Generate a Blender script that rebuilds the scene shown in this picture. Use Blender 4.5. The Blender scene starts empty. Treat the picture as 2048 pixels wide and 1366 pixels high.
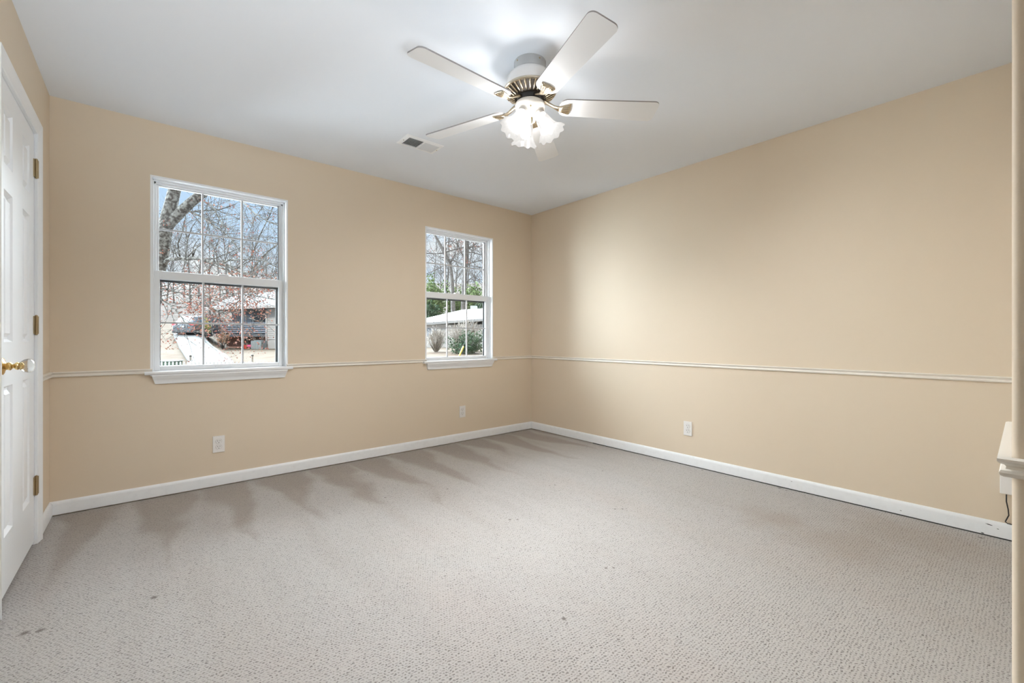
import bpy, bmesh, math, random
from mathutils import Vector, Matrix
sc = bpy.context.scene
COL = sc.collection
PI = math.pi

# ------------------------------------------------------------------ camera
CAM = Vector((-3.3762, -3.6500, 1.0341)); YAW = 0.8693; FPX = 868.2; CY = 676.36
FW = Vector((math.cos(YAW), math.sin(YAW), 0)); RT = Vector((math.sin(YAW), -math.cos(YAW), 0)); UP = Vector((0, 0, 1))
cd = bpy.data.cameras.new('camera'); cam = bpy.data.objects.new('camera', cd); COL.objects.link(cam)
cam.location = CAM; cam.rotation_euler = (PI/2, 0, YAW - PI/2)
cd.sensor_fit = 'HORIZONTAL'; cd.sensor_width = 36.0; cd.lens = 36.0*FPX/2048; cd.shift_y = -(683 - CY)/2048
cd.clip_start = 0.02; cd.clip_end = 500
sc.camera = cam

# ------------------------------------------------------------------ exposure, sky, sun
vs = sc.view_settings
sc.display_settings.display_device = 'sRGB'
vs.view_transform = 'Standard'; vs.look = 'None'; vs.gamma = 1.0; vs.use_curve_mapping = False
vs.exposure = 0.22
sc.cycles.use_denoising = True
sc.cycles.sample_clamp_indirect = 6.0
sc.cycles.max_bounces = 10; sc.cycles.diffuse_bounces = 6; sc.cycles.transparent_max_bounces = 16

LAMP_W = 1800.0          # radiance of the fan's three bulbs
SHADE_GLOW = .86; SHADE_OPAQUE = .965

def make_world():
    w = bpy.data.worlds.new('sky'); sc.world = w; w.use_nodes = True
    nt = w.node_tree; nt.nodes.clear(); N = nt.nodes.new; L = nt.links.new
    out = N('ShaderNodeOutputWorld'); bg = N('ShaderNodeBackground')
    tc = N('ShaderNodeTexCoord'); sep = N('ShaderNodeSeparateXYZ')
    L(tc.outputs['Generated'], sep.inputs[0])
    ramp = N('ShaderNodeValToRGB'); L(sep.outputs[2], ramp.inputs[0])
    ramp.color_ramp.elements[0].position = 0.0; ramp.color_ramp.elements[0].color = (.66, .81, .97, 1)
    ramp.color_ramp.elements[1].position = 0.6; ramp.color_ramp.elements[1].color = (.36, .60, .95, 1)
    mp = N('ShaderNodeMapping'); mp.inputs['Scale'].default_value = (1, 1, 2.2); mp.inputs['Location'].default_value = (.35, .1, .0)
    L(tc.outputs['Generated'], mp.inputs[0])
    nz = N('ShaderNodeTexNoise'); nz.inputs['Scale'].default_value = 2.6; nz.inputs['Detail'].default_value = 6; nz.inputs['Roughness'].default_value = .55
    L(mp.outputs[0], nz.inputs[0])
    cr = N('ShaderNodeValToRGB'); L(nz.outputs['Fac'], cr.inputs[0])
    cr.color_ramp.elements[0].position = .47; cr.color_ramp.elements[1].position = .64
    mx = N('ShaderNodeMix'); mx.data_type = 'RGBA'
    L(cr.outputs[0], mx.inputs['Factor']); L(ramp.outputs[0], mx.inputs['A']); mx.inputs['B'].default_value = (.97, .98, 1.0, 1)
    L(mx.outputs['Result'], bg.inputs[0]); bg.inputs[1].default_value = 0.92
    L(bg.outputs[0], out.inputs[0])
make_world()
sd = bpy.data.lights.new('sun', 'SUN'); sun = bpy.data.objects.new('sun', sd); COL.objects.link(sun)
sd.energy = 3.0; sd.angle = math.radians(6); sd.color = (1.0, .95, .87)
sun.rotation_euler = (math.radians(48), 0, math.radians(-25)); sun.location = (-4, -10, 14)
# added wide soft sun, brighter than the sky, fills the room through both windows
kd = bpy.data.lights.new('window_fill_sun', 'SUN'); key = bpy.data.objects.new('window_fill_sun', kd); COL.objects.link(key)
kd.energy = 60.0; kd.angle = math.radians(140); kd.color = (.83, .925, 1.0)
key.rotation_euler = (math.radians(-81), 0, 0); key.location = (-2, 12, 10)

# added unseen spot behind the viewer, aimed up for ceiling-bounced fill; no fixture
ud = bpy.data.lights.new('ceiling_fill_spot', 'SPOT'); upl = bpy.data.objects.new('ceiling_fill_spot', ud); COL.objects.link(upl)
ud.energy = 170.0; ud.spot_size = math.radians(72); ud.spot_blend = 1.0; ud.shadow_soft_size = .25; ud.color = (.86, .94, 1.0)
upl.location = (-3.25, -3.95, .85); upl.rotation_euler = (Vector((-3.15, -2.30, 2.44)) - Vector(upl.location)).to_track_quat('-Z', 'Y').to_euler()

# ------------------------------------------------------------------ helpers
def P(px, py, t):
    "point seen at (px, py) of the 2048 x 1366 frame, t metres ahead"
    return CAM + t*(FW + (px-1024)/FPX*RT - (py-CY)/FPX*UP)
def ST(s, t, z):
    v = CAM + FW*t + RT*s; return Vector((v.x, v.y, z))

class MB:
    def __init__(s): s.v = []; s.f = []
    def add(s, vs_, fs):
        o = len(s.v); s.v += [tuple(v) for v in vs_]; s.f += [tuple(i+o for i in f) for f in fs]; return s
    def box(s, x0, x1, y0, y1, z0, z1, M=None):
        vs_ = [Vector((x, y, z)) for x in (x0, x1) for y in (y0, y1) for z in (z0, z1)]
        if M is not None: vs_ = [M @ v for v in vs_]
        return s.add(vs_, [(0,1,3,2),(4,6,7,5),(0,4,5,1),(2,3,7,6),(0,2,6,4),(1,5,7,3)])
    def prism(s, poly, a, b, fn):
        "closed polygon poly (2d) extruded from a to b; fn(u, v, w) -> xyz"
        n = len(poly)
        vs_ = [fn(u, v, a) for u, v in poly] + [fn(u, v, b) for u, v in poly]
        fs = [(i, (i+1) % n, n+(i+1) % n, n+i) for i in range(n)] + [tuple(range(n-1, -1, -1)), tuple(range(n, 2*n))]
        return s.add(vs_, fs)
    def loft(s, rings, cap=True, closed=True):
        n = len(rings[0]); vs_ = [v for r in rings for v in r]; fs = []
        for i in range(len(rings)-1):
            for j in range(n if closed else n-1):
                k = (j+1) % n
                fs.append((i*n+j, i*n+k, (i+1)*n+k, (i+1)*n+j))
        if cap and closed:
            fs.append(tuple(range(n-1, -1, -1))); m = (len(rings)-1)*n; fs.append(tuple(range(m, m+n)))
        return s.add(vs_, fs)
    def lathe(s, prof, n=32, M=None, cap=True):
        "prof: (radius, height) along local z"
        rings = []
        for r, h in prof:
            r = max(r, 1e-4)
            ring = [Vector((r*math.cos(2*PI*i/n), r*math.sin(2*PI*i/n), h)) for i in range(n)]
            rings.append([M @ v for v in ring] if M is not None else ring)
        return s.loft(rings, cap)
    def tube(s, pts, rad, n=8):
        pts = [Vector(p) for p in pts]
        if not hasattr(rad, '__len__'): rad = [rad]*len(pts)
        rings = []; ref = None
        for i, p in enumerate(pts):
            d = (pts[min(i+1, len(pts)-1)] - pts[max(i-1, 0)])
            d = d.normalized() if d.length > 1e-9 else Vector((0, 0, 1))
            if ref is None: ref = Vector((0, 0, 1)) if abs(d.z) < .9 else Vector((1, 0, 0))
            a = (ref - d*ref.dot(d))
            if a.length < 1e-6: a = Vector((1, 0, 0)) - d*d.x
            a.normalize(); b = d.cross(a); ref = a
            rings.append([p + rad[i]*(math.cos(2*PI*j/n)*a + math.sin(2*PI*j/n)*b) for j in range(n)])
        return s.loft(rings)
    def build(s, name, mat, parent=None, origin=None, smooth=False, bevel=0, solid=0, sub=0, seg=2):
        me = bpy.data.meshes.new(name)
        if origin is not None:
            o = Vector(origin); vv = [tuple(Vector(v)-o) for v in s.v]
        else: vv = s.v
        me.from_pydata(vv, [], s.f); me.update()
        bm = bmesh.new(); bm.from_mesh(me); bmesh.ops.recalc_face_normals(bm, faces=bm.faces); bm.to_mesh(me); bm.free()
        if mat: me.materials.append(mat)
        ob = bpy.data.objects.new(name, me); COL.objects.link(ob)
        if parent: ob.parent = parent
        elif origin is not None: ob.location = origin
        if solid:
            m = ob.modifiers.new('solid', 'SOLIDIFY'); m.thickness = solid; m.offset = 0
        if bevel:
            m = ob.modifiers.new('bevel', 'BEVEL'); m.width = bevel; m.segments = seg; m.limit_method = 'ANGLE'
        if sub:
            m = ob.modifiers.new('sub', 'SUBSURF'); m.levels = sub; m.render_levels = sub
        if smooth:
            for p in me.polygons: p.use_smooth = True
            if smooth == 'auto':
                for p in me.polygons: p.use_smooth = True
                m = None
                try:
                    me.set_sharp_from_angle(angle=math.radians(35))
                except Exception: pass
        return ob

def tag(o, label, cat, group=None, kind=None):
    o['label'] = label; o['category'] = cat
    if group: o['group'] = group
    if kind: o['kind'] = kind
    return o
def thing(name, loc, label, cat, group=None, kind=None, rotz=0):
    o = bpy.data.objects.new(name, None); COL.objects.link(o); o.location = loc; o.rotation_euler = (0, 0, rotz)
    o.empty_display_size = .1
    return tag(o, label, cat, group, kind)
def copy_tree(o, parent=None):
    c = o.copy(); COL.objects.link(c)
    if parent: c.parent = parent
    for ch in list(o.children): copy_tree(ch, c)
    return c

# ------------------------------------------------------------------ materials
def mat(name, col, rough=.5, metal=0, spec=.5, bump=None, var=None, emit=None, coat=0):
    m = bpy.data.materials.new(name); m.use_nodes = True; nt = m.node_tree; b = nt.nodes['Principled BSDF']
    b.inputs['Base Color'].default_value = (*col, 1); b.inputs['Roughness'].default_value = rough
    b.inputs['Metallic'].default_value = metal; b.inputs['Specular IOR Level'].default_value = spec
    if coat: b.inputs['Coat Weight'].default_value = coat
    if emit: b.inputs['Emission Color'].default_value = (*emit[:3], 1); b.inputs['Emission Strength'].default_value = emit[3]
    N = nt.nodes.new; L = nt.links.new
    if var:
        scale, col2, lo, hi = var
        geo = N('ShaderNodeNewGeometry'); nz = N('ShaderNodeTexNoise'); nz.inputs['Scale'].default_value = scale; nz.inputs['Detail'].default_value = 5
        L(geo.outputs['Position'], nz.inputs[0])
        r = N('ShaderNodeValToRGB'); r.color_ramp.elements[0].position = lo; r.color_ramp.elements[1].position = hi
        r.color_ramp.elements[0].color = (*col, 1); r.color_ramp.elements[1].color = (*col2, 1)
        L(nz.outputs['Fac'], r.inputs[0]); L(r.outputs[0], b.inputs['Base Color'])
    if bump:
        scale, strength, dist = bump
        geo = N('ShaderNodeNewGeometry'); nz = N('ShaderNodeTexNoise'); nz.inputs['Scale'].default_value = scale; nz.inputs['Detail'].default_value = 3
        L(geo.outputs['Position'], nz.inputs[0]); bp = N('ShaderNodeBump'); bp.inputs['Strength'].default_value = strength; bp.inputs['Distance'].default_value = dist
        L(nz.outputs['Fac'], bp.inputs['Height']); L(bp.outputs[0], b.inputs['Normal'])
    return m

M_WALL = mat('wall_paint', (.715, .610, .480), .55, bump=(260, .08, .002), spec=.3)
M_CEIL = mat('ceiling_paint', (.825, .87, .94), .8, bump=(180, .08, .002), spec=.2)
M_TRIM = mat('white_gloss_paint', (.88, .90, .925), .35, bump=(60, .03, .002))
M_BASE = mat('white_baseboard_paint', (.84, .86, .88), .4, var=(30, (.80, .82, .84), .5, .75))
M_RAIL = mat('cream_white_rail_paint', (.82, .78, .71), .4)
M_DOOR = mat('white_door_paint', (.89, .92, .955), .35, bump=(90, .03, .002))
M_VINYL = mat('white_vinyl', (.86, .88, .90), .3)
M_PLATE = mat('white_plastic', (.82, .80, .78), .3)
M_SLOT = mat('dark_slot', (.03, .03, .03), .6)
M_DARK = mat('dark_bronze', (.035, .035, .037), .5)
M_BRASS = mat('polished_brass', (.70, .50, .22), .22, metal=1)
M_ABRASS = mat('antique_brass', (.60, .515, .395), .24, metal=1)
M_HINGE = mat('aged_brass_hinge', (.42, .33, .20), .38, metal=1)
M_BLADE = mat('white_blade_laminate', (.78, .79, .81), .38)
M_EDGE = mat('grey_edge_banding', (.30, .29, .29), .5)
M_FANW = mat('white_enamel', (.80, .79, .78), .22)
M_CANOPY = mat('shaded_enamel', (.46, .47, .475), .12, spec=.7)  # glossy grey canopy, darkened in the colour for the shade it hangs in
M_FANC = mat('cream_enamel', (.80, .77, .73), .3)
M_BLACK = mat('black_rubber', (.02, .02, .02), .5)

def glass_mat():
    m = bpy.data.materials.new('window_glass'); m.use_nodes = True; nt = m.node_tree; nt.nodes.clear(); N = nt.nodes.new; L = nt.links.new
    o = N('ShaderNodeOutputMaterial'); mix = N('ShaderNodeMixShader'); tr = N('ShaderNodeBsdfTransparent'); gl = N('ShaderNodeBsdfGlossy')
    tr.inputs[0].default_value = (.97, .985, .98, 1); gl.inputs['Roughness'].default_value = .02
    fr = N('ShaderNodeFresnel'); fr.inputs[0].default_value = 1.35
    L(fr.outputs[0], mix.inputs[0]); L(tr.outputs[0], mix.inputs[1]); L(gl.outputs[0], mix.inputs[2]); L(mix.outputs[0], o.inputs[0])
    return m
M_GLASS = glass_mat()
M_MUNT = mat('grille_bar', (.52, .53, .55), .4)
def shade_mat():
    # lit alabaster-glass bell: glows most around the bulb, less at the neck and rim
    m = bpy.data.materials.new('frosted_glass_shade'); m.use_nodes = True; nt = m.node_tree; nt.nodes.clear(); N = nt.nodes.new; L = nt.links.new
    o = N('ShaderNodeOutputMaterial'); mix = N('ShaderNodeMixShader'); tr = N('ShaderNodeBsdfTransparent'); tr.inputs[0].default_value = (1, .985, .96, 1)
    tc = N('ShaderNodeTexCoord'); sp = N('ShaderNodeSeparateXYZ'); L(tc.outputs['Object'], sp.inputs[0])
    mr = N('ShaderNodeMapRange'); L(sp.outputs[2], mr.inputs[0]); mr.inputs[1].default_value = .014; mr.inputs[2].default_value = .138; mr.inputs[3].default_value = 0; mr.inputs[4].default_value = 1
    nz = N('ShaderNodeTexNoise'); nz.inputs['Scale'].default_value = 34; nz.inputs['Detail'].default_value = 4; L(tc.outputs['Object'], nz.inputs[0])
    rp = N('ShaderNodeValToRGB'); L(mr.outputs[0], rp.inputs[0]); e = rp.color_ramp.elements
    e[0].position = 0; e[0].color = (.60, .58, .55, 1); e[1].position = 1; e[1].color = (.74, .72, .69, 1)
    k = e.new(.38); k.color = (.86, .84, .81, 1); k = e.new(.62); k.color = (1.0, .98, .95, 1); k = e.new(.85); k.color = (.84, .82, .79, 1)
    ml = N('ShaderNodeMath'); ml.operation = 'MULTIPLY_ADD'; L(nz.outputs['Fac'], ml.inputs[0]); ml.inputs[1].default_value = .30*SHADE_GLOW; ml.inputs[2].default_value = .85*SHADE_GLOW
    em = N('ShaderNodeEmission'); L(rp.outputs[0], em.inputs[0]); L(ml.outputs[0], em.inputs[1])
    gl = N('ShaderNodeBsdfGlossy'); gl.inputs[0].default_value = (.05, .05, .05, 1); gl.inputs['Roughness'].default_value = .15
    ad = N('ShaderNodeAddShader'); L(gl.outputs[0], ad.inputs[0]); L(em.outputs[0], ad.inputs[1])
    mix.inputs[0].default_value = SHADE_OPAQUE
    L(tr.outputs[0], mix.inputs[1]); L(ad.outputs[0], mix.inputs[2]); L(mix.outputs[0], o.inputs[0])
    return m
M_SHADE = shade_mat()
M_BULB = bpy.data.materials.new('lit_bulb'); M_BULB.use_nodes = True
_nt = M_BULB.node_tree; _nt.nodes.clear(); _o = _nt.nodes.new('ShaderNodeOutputMaterial'); _e = _nt.nodes.new('ShaderNodeEmission')
_e.inputs[0].default_value = (.985, .985, .985, 1); _e.inputs[1].default_value = LAMP_W; _nt.links.new(_e.outputs[0], _o.inputs[0])
def knob_glass():
    m = bpy.data.materials.new('clear_crystal'); m.use_nodes = True; b = m.node_tree.nodes['Principled BSDF']
    b.inputs['Base Color'].default_value = (.97, .97, .95, 1); b.inputs['Transmission Weight'].default_value = 1; b.inputs['Roughness'].default_value = .02; b.inputs['IOR'].default_value = 1.5
    return m
M_CRYSTAL = knob_glass()

DENTS = [(-3.35, -1.406, .016), (-1.787, -1.751, .011), (-1.755, -1.78, .009), (-1.172, -1.51, .010), (-1.21, -1.495, .008), (-1.204, -2.045, .011), (-1.169, -2.074, .010),
         (-1.793, -2.431, .010), (-1.765, -2.452, .008), (-2.198, -2.552, .012), (-.657, -1.523, .009), (-2.187, -.966, .010), (-1.793, -1.091, .009), (-3.70, -1.385, .018), (-3.66, -1.40, .016), (-.07, -3.50, .012), (-.035, -2.555, .016), (-.05, -2.60, .010), (-.04, -2.013, .011)]
def carpet_mat():
    m = bpy.data.materials.new('loop_carpet'); m.use_nodes = True; nt = m.node_tree; b = nt.nodes['Principled BSDF']; N = nt.nodes.new; L = nt.links.new
    b.inputs['Roughness'].default_value = .95; b.inputs['Specular IOR Level'].default_value = .05
    b.inputs['Sheen Weight'].default_value = .15; b.inputs['Sheen Roughness'].default_value = .6
    def ma(op, a, bb=None, c=None, clamp=False):
        n = N('ShaderNodeMath'); n.operation = op; n.use_clamp = clamp
        for i, v in enumerate((a, bb, c)):
            if v is None: continue
            if isinstance(v, (int, float)): n.inputs[i].default_value = v
            else: L(v, n.inputs[i])
        return n.outputs[0]
    def noise(vec, scale, det=2, col=False, rough=.5):
        n = N('ShaderNodeTexNoise'); n.inputs['Scale'].default_value = scale; n.inputs['Detail'].default_value = det; n.inputs['Roughness'].default_value = rough; L(vec, n.inputs[0])
        return n.outputs['Color' if col else 'Fac']
    def mixc(fac, a, bb, op='MIX'):
        n = N('ShaderNodeMix'); n.data_type = 'RGBA'; n.blend_type = op
        if isinstance(fac, (int, float)): n.inputs['Factor'].default_value = fac
        else: L(fac, n.inputs['Factor'])
        for k, v in (('A', a), ('B', bb)):
            if isinstance(v, tuple): n.inputs[k].default_value = (*v, 1)
            else: L(v, n.inputs[k])
        return n.outputs['Result']
    geo = N('ShaderNodeNewGeometry'); pos = geo.outputs['Position']; sp = N('ShaderNodeSeparateXYZ'); L(pos, sp.inputs[0])
    x, y = sp.outputs[0], sp.outputs[1]
    j = N('ShaderNodeSeparateColor'); L(noise(pos, 62, 3, True), j.inputs[0])
    u = ma('ADD', ma('MULTIPLY', x, 1/.0120), ma('MULTIPLY', j.outputs[0], 2.0))
    v = ma('ADD', ma('MULTIPLY', y, 1/.0105), ma('MULTIPLY', j.outputs[1], 1.9))
    row = ma('FLOOR', v); u2 = ma('ADD', u, ma('MULTIPLY', ma('FLOORED_MODULO', row, 2.0), .5))
    uu = ma('SUBTRACT', ma('FRACT', u2), .5); vv = ma('SUBTRACT', ma('FRACT', v), .5)
    sk = ma('ADD', uu, ma('MULTIPLY', vv, .35))
    d = ma('SQRT', ma('ADD', ma('MULTIPLY', ma('MULTIPLY', sk, sk), .75), ma('MULTIPLY', vv, vv)))
    mr = N('ShaderNodeMapRange'); mr.interpolation_type = 'SMOOTHSTEP'; L(d, mr.inputs[0])
    mr.inputs[1].default_value = .10; mr.inputs[2].default_value = .38; mr.inputs[3].default_value = 1; mr.inputs[4].default_value = 0
    fib = noise(pos, 420, 3)
    cell = N('ShaderNodeCombineXYZ'); L(ma('FLOOR', u2), cell.inputs[0]); L(row, cell.inputs[1]); wn = N('ShaderNodeTexWhiteNoise'); wn.noise_dimensions = '2D'; L(cell.outputs[0], wn.inputs['Vector'])
    pit = ma('MULTIPLY', ma('MULTIPLY', mr.outputs[0], ma('MULTIPLY_ADD', wn.outputs['Value'], .75, .35)), ma('ADD', ma('MULTIPLY', fib, 1.2), .15), clamp=True)
    # pile lay: vacuum passes that fan out from the window wall, worn lanes, blotches
    wob = noise(pos, 1.3, 2)
    cx1 = N('ShaderNodeCombineXYZ'); L(ma('MULTIPLY', x, 2.7), cx1.inputs[0]); amp = noise(cx1.outputs[0], 1.0, 2)
    ph = ma('FRACT', ma('ADD', ma('MULTIPLY', x, 1/.34), ma('MULTIPLY', wob, 1.3)))
    tri = ma('ABSOLUTE', ma('SUBTRACT', ma('MULTIPLY', ph, 2), 1))
    thr = ma('ADD', ma('MULTIPLY', ma('MULTIPLY', y, -1), 1.05), ma('MULTIPLY_ADD', ma('SUBTRACT', noise(pos, 3.0, 4), .5), .8, ma('MULTIPLY_ADD', amp, 1.5, -.95)))
    vac = N('ShaderNodeMapRange'); vac.interpolation_type = 'SMOOTHSTEP'; L(ma('SUBTRACT', tri, thr), vac.inputs[0])
    vac.inputs[1].default_value = -.10; vac.inputs[2].default_value = .42; vac.inputs[3].default_value = 0; vac.inputs[4].default_value = 1
    st = N('ShaderNodeMapping'); st.inputs['Rotation'].default_value = (0, 0, .5); st.inputs['Scale'].default_value = (2.2, .35, 1); L(pos, st.inputs[0])
    lane = noise(st.outputs[0], 1.5, 3)
    s2 = N('ShaderNodeMapping'); s2.inputs['Rotation'].default_value = (0, 0, -.18); s2.inputs['Scale'].default_value = (5.5, .7, 1); L(pos, s2.inputs[0])
    streak = noise(s2.outputs[0], 1.0, 3)
    blot = noise(pos, 1.1, 4, rough=.6)
    base = mixc(ma('MULTIPLY_ADD', fib, 2.0, -.5, clamp=True), (.33, .312, .295), (.54, .52, .50))
    c = mixc(ma('MULTIPLY', vac.outputs[0], .60), base, (.245, .20, .165))
    lr = N('ShaderNodeMapRange'); L(lane, lr.inputs[0]); lr.inputs[1].default_value = .48; lr.inputs[2].default_value = .68; lr.inputs[3].default_value = 0; lr.inputs[4].default_value = .22
    c = mixc(lr.outputs[0], c, (.40, .35, .31))
    sr = N('ShaderNodeMapRange'); L(streak, sr.inputs[0]); sr.inputs[1].default_value = .50; sr.inputs[2].default_value = .66; sr.inputs[3].default_value = 0; sr.inputs[4].default_value = .22
    c = mixc(ma('MULTIPLY', sr.outputs[0], ma('ADD', ma('MULTIPLY', y, .28), 1.1, clamp=True)), c, (.29, .25, .22))
    br = N('ShaderNodeMapRange'); L(blot, br.inputs[0]); br.inputs[1].default_value = .52; br.inputs[2].default_value = .7; br.inputs[3].default_value = 0; br.inputs[4].default_value = .16
    c = mixc(br.outputs[0], c, (.50, .41, .38))
    c = mixc(ma('MULTIPLY', pit, 1.0, clamp=True), c, (.12, .105, .095))
    worn = None                                            # brown traffic stains near the right wall
    for wx, wy, wr in ((-.66, -3.08, .34), (-.34, -3.30, .42), (-.62, -2.74, .22)):
        q = ma('SQRT', ma('ADD', ma('POWER', ma('ADD', x, -wx), 2.0), ma('POWER', ma('ADD', y, -wy), 2.0)))
        q = ma('DIVIDE', q, wr); worn = q if worn is None else ma('MINIMUM', worn, q)
    wr_ = N('ShaderNodeMapRange'); wr_.interpolation_type = 'SMOOTHSTEP'; L(ma('ADD', worn, ma('MULTIPLY', ma('SUBTRACT', noise(pos, 5, 4), .5), 1.3)), wr_.inputs[0])
    wr_.inputs[1].default_value = .1; wr_.inputs[2].default_value = 1.3; wr_.inputs[3].default_value = .38; wr_.inputs[4].default_value = 0
    c = mixc(ma('MULTIPLY', wr_.outputs[0], ma('ADD', fib, .45)), c, (.27, .205, .155))
    dent = None
    for dx, dy, r in DENTS:
        q = ma('SQRT', ma('ADD', ma('POWER', ma('ADD', x, -dx), 2.0), ma('POWER', ma('ADD', y, -dy), 2.0)))
        q = ma('DIVIDE', q, r); dent = q if dent is None else ma('MINIMUM', dent, q)
    dent = ma('ADD', dent, ma('MULTIPLY', ma('SUBTRACT', fib, .5), 1.2))
    dr = N('ShaderNodeMapRange'); dr.interpolation_type = 'SMOOTHSTEP'; L(dent, dr.inputs[0]); dr.inputs[1].default_value = .2; dr.inputs[2].default_value = 1.1; dr.inputs[3].default_value = 1; dr.inputs[4].default_value = 0
    c = mixc(ma('MULTIPLY', dr.outputs[0], .85), c, (.12, .10, .085))
    L(c, b.inputs['Base Color'])
    bp = N('ShaderNodeBump'); bp.inputs['Strength'].default_value = .55; bp.inputs['Distance'].default_value = .004
    h = ma('SUBTRACT', ma('SUBTRACT', ma('MULTIPLY', fib, .5), pit), ma('MULTIPLY', dr.outputs[0], 1.5)); L(h, bp.inputs['Height']); L(bp.outputs[0], b.inputs['Normal'])
    return m
M_CARPET = carpet_mat()

# ------------------------------------------------------------------ room shell
XL, H = -3.80, 2.44
YF = -3.635; XH = -2.28; YH = -7.5        # near wall, hall side wall, hall end
WINS = [(-3.340, -2.553), (-1.3504, -.5676)]; ZT, ZB = 2.0795, .800
LIN = .012
f = MB().box(XL-.12, .12, YH-.12, .14, -.12, 0); tag(f.build('floor', M_CARPET), 'beige patterned loop carpet covering the bedroom floor', 'carpet', kind='structure')
f = MB().box(XL-.12, .12, YH-.12, .14, H, H+.15); tag(f.build('ceiling', M_CEIL), 'smooth white flat ceiling above the bedroom', 'ceiling', kind='structure')
f = MB(); xs = [XL-.12]
prev = XL-.12
for a, b in WINS:
    f.box(prev, a-LIN, 0, .14, 0, H); f.box(a-LIN, b+LIN, 0, .14, 0, ZB-LIN); f.box(a-LIN, b+LIN, 0, .14, ZT+LIN, H); prev = b+LIN
f.box(prev, .12, 0, .14, 0, H)
tag(f.build('wall_back', M_WALL), 'tan painted wall with the two windows', 'wall', kind='structure')
f = MB().box(0, .12, YH-.12, 0, 0, H); tag(f.build('wall_right', M_WALL), 'long blank tan wall on the right, chair rail across it', 'wall', kind='structure')
DY0, DY1, DZ = -1.166, -.441, 2.058      # door opening
f = MB().box(XL-.06, XL, YH, DY0-.012, 0, H).box(XL-.06, XL, DY1+.012, 0, 0, H).box(XL-.06, XL, DY0-.012, DY1+.012, DZ+.012, H).box(XL-.12, XL-.06, YH, 0, 0, H)
tag(f.build('wall_left', M_WALL), 'tan wall on the left holding the white panel door', 'wall', kind='structure')
f = MB()
r = .010; arc = [(XH+r-r*math.cos(a), YF-r+r*math.sin(a)) for a in [i*PI/2/6 for i in range(7)]]
poly = [(XH, YH)] + arc + [(0, YF), (0, YF-.12), (XH+.12, YF-.12), (XH+.12, YH)]
f.prism(poly, 0, H, lambda u, v, w: Vector((u, v, w)))
tag(f.build('wall_front', M_WALL, smooth='auto'), 'near tan wall corner at the right edge with rounded edge', 'wall', kind='structure')
f = MB().box(XL, XH+.12, YH-.12, YH, 0, H); tag(f.build('wall_hall', M_WALL), 'tan end wall of the entry passage behind the viewer', 'wall', kind='structure')

# baseboards
def base_prof(): return [(0, .007), (.014, .007), (.014, .064), (.012, .074), (.007, .081), (.004, .0835), (0, .0835)]
def strip(name, prof, a, b, fn, m, label, cat):
    o = MB().prism(prof, a, b, fn).build(name, m, smooth='auto'); return tag(o, label, cat, kind='structure')
BACK = lambda d, z, w: Vector((w, -d, z)); RIGHT = lambda d, z, w: Vector((-d, w, z)); LEFT = lambda d, z, w: Vector((XL+d, w, z))
FRONT = lambda d, z, w: Vector((w, YF+d, z)); HALL = lambda d, z, w: Vector((XH-d, w, z))
strip('baseboard_back', base_prof(), XL, 0, BACK, M_BASE, 'white baseboard under the two windows', 'baseboard')
bbr = strip('baseboard_right', base_prof(), YF, -.014, RIGHT, M_BASE, 'scuffed white baseboard along the blank right wall', 'baseboard')
MB().box(-.0125, -.001, YF, -.9, .0005, .0068).build('gap_shade_strip', M_SLOT, bbr)  # dark strip paints the shade in the gap under the baseboard
for yc, zc, ly, lz_ in ((-3.526, .062, .012, .0022), (-3.557, .049, .004, .0015), (-3.503, .0105, .006, .0025), (-3.18, .030, .004, .0015), (-2.62, .058, .005, .0012)):
    MB().loft([[Vector((-.0141, yc+ly*math.cos(a)*(1+.3*math.sin(3*a)), zc+lz_*math.sin(a)+.15*ly*math.cos(a))) for a in [2*PI*i/10 for i in range(10)]], [Vector((-.01425, yc+.7*ly*math.cos(a), zc+.7*lz_*math.sin(a)+.1*ly*math.cos(a))) for a in [2*PI*i/10 for i in range(10)]]]).build('paint_chip', M_SLOT, bbr)
strip('baseboard_left', base_prof(), -.385, -.014, LEFT, M_BASE, 'short white baseboard between the door casing and the corner', 'baseboard')
strip('baseboard_entry', base_prof(), YH, -1.227, LEFT, M_BASE, 'white baseboard on the near side of the door', 'baseboard')
# chair rails
RB, RTZ = .8047, .8364; rh = RTZ-RB
rail = [(0, RB), (.009, RB), (.013, RB+.003), (.014, RB+.007), (.012, RB+.011), (.007, RB+.013), (.006, RB+.017), (.008, RB+.020), (.013, RB+.022), (.0165, RB+.026), (.016, RB+.030), (.012, RTZ), (0, RTZ)]
(a1, b1), (a2, b2) = WINS
strip('trim_1', rail, XL, a1-.002, BACK, M_RAIL, 'chair rail from the left corner to the left window', 'chair rail')
strip('trim_2', rail, b1+.002, a2-.002, BACK, M_RAIL, 'chair rail running between the two windows', 'chair rail')
strip('trim_3', rail, b2+.002, 0, BACK, M_RAIL, 'chair rail between the far window and the corner', 'chair rail')
strip('trim_4', rail, YF, -.017, RIGHT, M_RAIL, 'long chair rail across the blank right wall', 'chair rail')
strip('trim_5', rail, -.383, -.017, LEFT, M_RAIL, 'short chair rail between the door casing and the corner', 'chair rail')
strip('trim_6', rail, YH, -1.227, LEFT, M_RAIL, 'chair rail on the near side of the door', 'chair rail')
fr = MB().loft([[Vector((-1.81, YF+d_, z_)) for d_, z_ in rail], [Vector((XH-d_, YF+d_, z_)) for d_, z_ in rail], [Vector((XH-d_, YH, z_)) for d_, z_ in rail]])
tag(fr.build('trim_7', M_RAIL, smooth='auto'), 'chair rail wrapping the near wall corner at the right edge', 'chair rail', kind='structure')

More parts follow.
